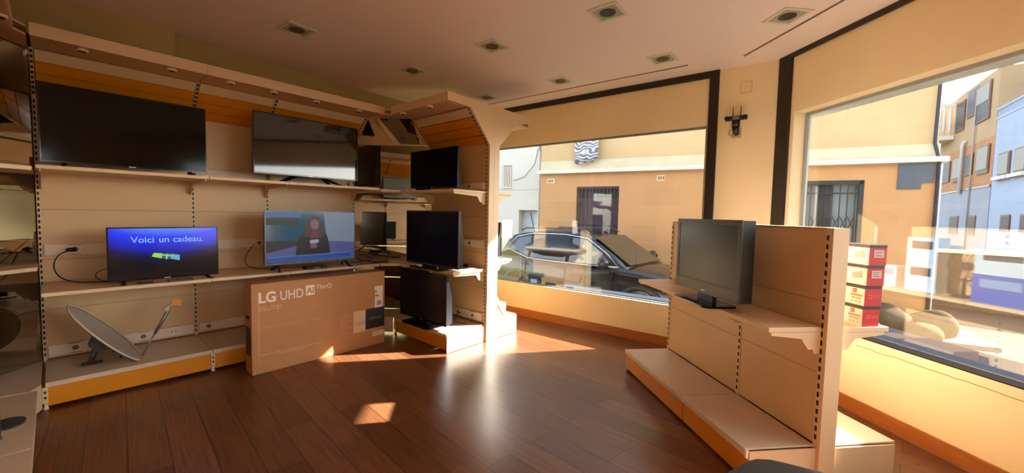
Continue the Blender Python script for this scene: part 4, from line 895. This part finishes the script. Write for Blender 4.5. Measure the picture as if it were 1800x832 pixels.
M().tube([(-0.16, -0.02, zf(3.3)), (-0.25, -0.02, zf(2.9)), (-0.55, -0.02, zf(2.55)), (-0.9, -0.02, zf(2.45))], 0.008, 5).obj('wall_cable', mat('cable_grey', (140, 136, 130), 0.7), wb)
M().tube([(-0.45, 0.2, zf(1.55)), (-0.30, 0.2, zf(1.0))], 0.01, 5).obj('door_rod', GREYP, wb)

# ---- far apartments along the side street (local x runs towards the viewer's right-near end)
AR = 35.0
XR = Vector((math.sin(R(AR)), math.cos(R(AR)), 0))
def FR(s, y=0, z=0): p = Vector((23, 19, 0)) + XR * s + Vector((XR.y, -XR.x, 0)) * y; return (p.x, p.y, z)
angR = math.degrees(math.atan2(-XR.y, -XR.x))      # local x = -XR (towards viewer), local y = ... outward to the right
BRK = brick_mat('orange_brick', (168, 100, 54), (184, 122, 72), (176, 146, 112), 0.26, 0.085)
ap = thing('building', 'tall apartment block with orange brick middle storey beyond the corner', 'building', FR(1.1, 0, GZ), angR)
S = lambda s: 1.1 - s          # station -> local x
m_ = B(S(14), S(1.1), 0, 8, zf(5.9), zf(9.2)); m_.obj('upper_wall', mat('tan_render', (176, 146, 108), 0.9, noise=0.08, nscale=0.6), ap)
B(S(14), S(1.1), 0, 8, zf(3.4), zf(5.9)).obj('brick_wall', BRK, ap)
B(S(14), S(1.1), -0.02, 8, 0, zf(3.4)).obj('lower_wall', mat('grey_white_render', (158, 160, 166), 0.9, noise=0.06, nscale=0.8, spec=0.0), ap)
B(S(14), S(1.1), -0.06, -0.021, zf(3.38), zf(3.46)).obj('string_course', GREYP, ap)
def window(s0, s1, z0, z1, par, blind=None, sill=False, ang=None):
    x0, x1 = sorted((par_S(s0), par_S(s1)))
    f = B(x0, x1, -0.07, -0.025, zf(z0), zf(z1)).obj('window', mat('far_window_frame', (120, 84, 66), 0.6), par)
    B(x0 + 0.09, x1 - 0.09, -0.075, -0.0705, zf(z0) + 0.08, zf(z1) - 0.08).obj('pane', WINDK, f)
    if blind: B(x0 + 0.1, x1 - 0.1, -0.09, -0.0755, zf(z0) + (z1 - z0) * blind, zf(z1) - 0.08).obj('blind', mat('blind_grey', (150, 144, 134), 0.7), f)
    if sill: B(x0 - 0.15, x1 + 0.15, -0.22, -0.025, zf(z0) - 0.16, zf(z0)).obj('window_sill', WHR, f)
par_S = S
for q in ((7.14, 5.7, 7.0, 8.75), (5.25, 4.0, 7.5, 9.0), (3.85, 1.95, 6.9, 8.85)): window(*q, ap, 0.5 if q[0] < 4 else None)
for q in ((10.1, 7.6, 4.1, 5.4), (7.0, 5.4, 4.0, 5.45), (4.93, 3.8, 4.2, 5.4), (3.14, 1.5, 4.1, 5.55)): window(*q, ap, 0.15 if q[0] in (7.0, 3.14) else None)
for q in ((6.8, 5.3, 0.9, 1.95), (3.6, 2.6, 0.9, 1.95)): window(*q, ap)
M().tube([(S(5.2), -0.12, zf(3.2)), (S(5.2), -0.12, zf(6.0)), (S(5.0), -0.12, zf(6.2))], 0.09, 8).obj('drainpipe', mat('pipe_light', (196, 196, 190), 0.5), ap)
M().tube([(S(3.75), -0.08, zf(0)), (S(3.75), -0.08, zf(9.0))], 0.04, 6).obj('drainpipe', mat('pipe_grey', (160, 150, 140), 0.6), ap)
bl = M(); bl.box(S(10.4), S(7.4), -1.5, -0.02, zf(6.7), zf(6.95)); bl.box(S(10.4), S(7.4), -1.5, -1.38, zf(8.7), zf(8.95)); bl.box(S(10.4), S(7.4), -1.5, -1.42, zf(6.95), zf(7.05))
bl.box(S(7.5), S(7.4), -1.5, -0.02, zf(8.7), zf(8.95))
for k in range(12): x = S(10.3) + k * 0.25; bl.tube([(x, -1.44, zf(7.0)), (x, -1.44, zf(7.5)), (x, -1.44, zf(8.7))], [0.06, 0.10, 0.05], 6)
for k in range(5): y = -1.3 + k * 0.27; bl.tube([(S(7.45), y, zf(6.95)), (S(7.45), y, zf(7.5)), (S(7.45), y, zf(8.7))], [0.06, 0.10, 0.05], 6)
bl.obj('balcony', WHR, ap)
ba = thing('building', 'pale blue-white apartment building right of the brick block', 'building', FR(1.05, 0, GZ), angR)
par_S = lambda s: 1.05 - s
BLW = mat('blue_white_render', (164, 174, 192), 0.9, noise=0.04, nscale=0.8, spec=0.0)
B(0.02, 4.6, 0, 8, 0, zf(6.6)).obj('wall', BLW, ba)
m_ = B(0.02, 4.6, -0.02, 0.1, zf(6.6), zf(6.72)); m_.box(0.02, 4.6, -0.02, 0.1, zf(7.05), zf(7.15))
for k in range(24): m_.box(0.1 + k * 0.19, 0.17 + k * 0.19, 0.0, 0.08, zf(6.72), zf(7.05))
m_.obj('roof_parapet', BLW, ba)
for q in ((0.25, -0.95, 3.75, 4.85), (-1.45, -2.6, 3.75, 4.85)): window(*q, ba, 0.1, True)
for q in ((-0.55, -1.45, 1.2, 1.95), (-2.5, -3.3, 1.2, 1.95)): window(*q, ba)
B(0.05, 4.5, 3.0, 7.5, zf(6.7), zf(10.2)).obj('penthouse', mat('slate_blue_render', (72, 104, 156), 0.8), ba)

# low sunlit wall, boulders and kerb beyond the corner
lw = thing('garden_wall', 'low cream wall beside the far pavement, beyond the corner', 'wall', (10.4, 9.0, GZ), 125)
B(-2.2, 6, 0, 0.25, 0, 1.25).obj('wall_body', mat('pale_wall', (100, 95, 84), 0.9, noise=0.05, nscale=1, spec=0.0), lw)
B(-2.25, 6.05, -0.04, 0.29, 1.25, 1.32).obj('wall_coping', WHR, lw)
STN = mat('field_stone', (84, 74, 60), 0.95, noise=0.22, nscale=4, bump=0.5, bscale=6, spec=0.0)
random.seed(11)
for k, (x, y, r_) in enumerate(((4.9, -0.50, 0.24), (5.42, -0.52, 0.32), (6.05, -0.52, 0.32), (5.05, -1.05, 0.20), (5.75, -1.12, 0.22))):
    q = M(); bmesh.ops.create_icosphere(q.bm, subdivisions=3, radius=r_)
    sd = Vector((random.random() * 9, random.random() * 9, 1))
    from mathutils import noise as _n
    for v in q.bm.verts:
        v.co *= 1 + 0.28 * _n.noise(v.co * (1.6 / r_) * 0.6 + sd); v.co.z *= 0.85
        if v.co.z < -r_ * 0.55: v.co.z = -r_ * 0.55
    for f_ in q.bm.faces: f_.smooth = True
    lb = ('small boulder farthest left at the foot of the orange house', 'large boulder in the middle of the row by the orange house', 'rounded boulder at the corner of the orange house', 'low boulder in front at left of the row', 'low boulder in front near the corner')[k]
    tag(q.obj('boulder', STN, loc=FS(x, y, GZ + r_ * 0.55)), lb, 'boulder', 'boulders at the foot of the orange house')
struct(M().prism([FS(-6, -0.0)[:2], FS(6.6, 0)[:2], FS(6.6, -1.1)[:2], FS(-6, -1.1)[:2]][::-1], GZ, GZ + 0.06).obj('pavement', mat('pavement_grey', (110, 106, 100), 0.9, noise=0.06, nscale=2, spec=0.0)))

# ---- parked dark car
AC = -42.0
car = thing('car', 'dark blue-grey crossover car parked across the street behind the rear window', 'car', (1.72, 8.0, GZ), AC)
NAVY = mat('car_paint_navy', (13, 15, 21), 0.22, spec=0.5)
# stations: x, half width, z bottom, z belt / hood height, (roof handled apart)
body = []
stn = [(-2.18, 0.62, 0.55, 0.80), (-2.12, 0.80, 0.42, 0.98), (-1.9, 0.88, 0.36, 1.06), (-1.3, 0.915, 0.34, 1.06), (-0.5, 0.92, 0.33, 1.02), (0.3, 0.92, 0.33, 1.00), (0.85, 0.915, 0.33, 1.02), (1.2, 0.91, 0.33, 1.00), (1.6, 0.89, 0.33, 0.94), (1.95, 0.82, 0.36, 0.86), (2.12, 0.70, 0.42, 0.74), (2.18, 0.55, 0.48, 0.62)]
for x, hw, zb, zt in stn:
    zm = (zb + zt) / 2
    pr = [(-hw * 0.92, zb), (-hw, zb + 0.08), (-hw * 1.0, zm), (-hw * 0.985, zt - 0.10), (-hw * 0.93, zt - 0.02), (-hw * 0.55, zt + 0.03), (0, zt + 0.045), (hw * 0.55, zt + 0.03), (hw * 0.93, zt - 0.02), (hw * 0.985, zt - 0.10), (hw, zm), (hw, zb + 0.08), (hw * 0.92, zb)]
    body.append([(x, y, z) for y, z in pr])
M().loft(body).obj('body', NAVY, car)
gh = []
for x, hb_, ht, zb, zt in ((-2.0, 0.80, 0.60, 0.98, 1.10), (-1.85, 0.82, 0.62, 1.0, 1.38), (-1.6, 0.84, 0.64, 1.0, 1.52), (-1.0, 0.85, 0.66, 1.0, 1.60), (-0.3, 0.85, 0.67, 1.0, 1.62), (0.2, 0.85, 0.66, 1.0, 1.55), (0.65, 0.84, 0.66, 1.0, 1.30), (1.02, 0.82, 0.68, 0.98, 1.06)):
    gh.append([(x, -hb_, zb), (x, -(hb_ + ht) / 2 - 0.02, (zb + zt) / 2 + 0.0), (x, -ht, zt - 0.03), (x, -ht * 0.6, zt), (x, 0, zt + 0.015), (x, ht * 0.6, zt), (x, ht, zt - 0.03), (x, (hb_ + ht) / 2 + 0.02, (zb + zt) / 2), (x, hb_, zb)])
M().loft(gh).obj('cabin', NAVY, car)
CG = mat('car_glass', (30, 40, 40), 0.05, spec=1.0)
def side_glass(sy):
    m_ = M()
    P = lambda x, z: (x, sy * (0.862 - (z - 1.0) * 0.33), z)
    for pts in ([(-0.12, 1.05), (-0.12, 1.505), (0.18, 1.475), (0.60, 1.235), (0.82, 1.06)], [(-1.05, 1.06), (-1.05, 1.50), (-0.20, 1.515), (-0.20, 1.05)], [(-1.62, 1.22), (-1.45, 1.42), (-1.12, 1.49), (-1.12, 1.07)]):
        m_.slab([P(*p) for p in pts], 0.006)
    m_.obj('side_window', CG, car)
    t_ = M(); loop = [(-1.72, 1.20), (-1.50, 1.46), (-1.1, 1.535), (-0.3, 1.55), (0.20, 1.50), (0.64, 1.26), (0.90, 1.05), (0.3, 1.03), (-0.5, 1.03), (-1.1, 1.04), (-1.72, 1.20)]
    t_.tube([P(*p) for p in loop], 0.010, 6); t_.obj('window_trim', CHROME, car)
side_glass(-1); side_glass(1)
M().slab([(1.02, -0.66, 1.075), (1.02, 0.66, 1.075), (0.28, 0.58, 1.535), (0.28, -0.58, 1.535)], 0.01).obj('windscreen', mat('windscreen_glass', (58, 57, 46), 0.08, spec=0.4), car)
M().slab([(-2.02, -0.56, 1.10), (-2.02, 0.56, 1.10), (-1.78, 0.52, 1.46), (-1.78, -0.52, 1.46)], -0.01).obj('rear_window', CG, car)
for sy in (-1, 1):
    M().tube([(-1.5, sy * 0.60, 1.585), (-1.35, sy * 0.61, 1.64), (0.0, sy * 0.61, 1.665), (0.15, sy * 0.60, 1.60)], 0.014, 6).obj('roof_rail', GREYP, car)
    q = M().tube([(0.72, sy * 0.90, 1.06), (0.72, sy * 1.0, 1.12)], 0.025, 8); q.tube([(0.66, sy * 1.04, 1.13), (0.72, sy * 1.04, 1.13), (0.80, sy * 1.02, 1.12)], [0.09, 0.10, 0.04], 10); q.obj('wing_mirror', NAVY, car)
    M().slab([(1.75, sy * 0.875, 0.78), (2.08, sy * 0.72, 0.72), (2.05, sy * 0.74, 0.80), (1.70, sy * 0.885, 0.88)], 0.02 * sy).obj('headlight', mat('headlight_clear', (210, 216, 224), 0.1), car)
    for x in (1.33, -1.33):
        wv = M().tube([(x, sy * 0.72, 0.34), (x, sy * 0.90, 0.34)], 0.34, 28).obj('wheel', mat('tyre_black', (18, 18, 19), 0.7), car)
        q = M().tube([(x, sy * 0.901, 0.34), (x, sy * 0.912, 0.34)], 0.22, 24)
        q.obj('rim', SILVER, wv)
        q = M()
        for k in range(5):
            a = 2 * math.pi * k / 5; c, s_ = math.cos(a), math.sin(a)
            q.slab([(x + 0.03 * -s_, sy * 0.915, 0.34 + 0.03 * c), (x + 0.03 * s_, sy * 0.915, 0.34 - 0.03 * c), (x + 0.21 * c + 0.02 * s_, sy * 0.915, 0.34 + 0.21 * s_ - 0.02 * c), (x + 0.21 * c - 0.02 * s_, sy * 0.915, 0.34 + 0.21 * s_ + 0.02 * c)], 0.01)
        q.obj('spokes', GREYP, wv)
        ar = M().tube([(x + 0.40 * math.cos(R(a)), sy * 0.905, 0.36 + 0.40 * math.sin(R(a))) for a in range(-10, 191, 20)], 0.045, 8); ar.obj('wheel_arch', mat('arch_black', (26, 26, 28), 0.6), car)
    for x in (-0.1, -1.0): M().tube([(x - 0.22, sy * 0.925, 0.93), (x - 0.05, sy * 0.93, 0.93)], 0.013, 6).obj('door_handle', NAVY, car)
    q = M()
    for x in (-1.12, -0.16, 0.82): q.box(x, x + 0.008, *sorted((sy * 0.9, sy * 0.925)), 0.42, 1.0)
    q.obj('door_gap', SLOT, car)
B(2.10, 2.20, -0.35, 0.35, 0.55, 0.72).obj('grille', DARKP, car)
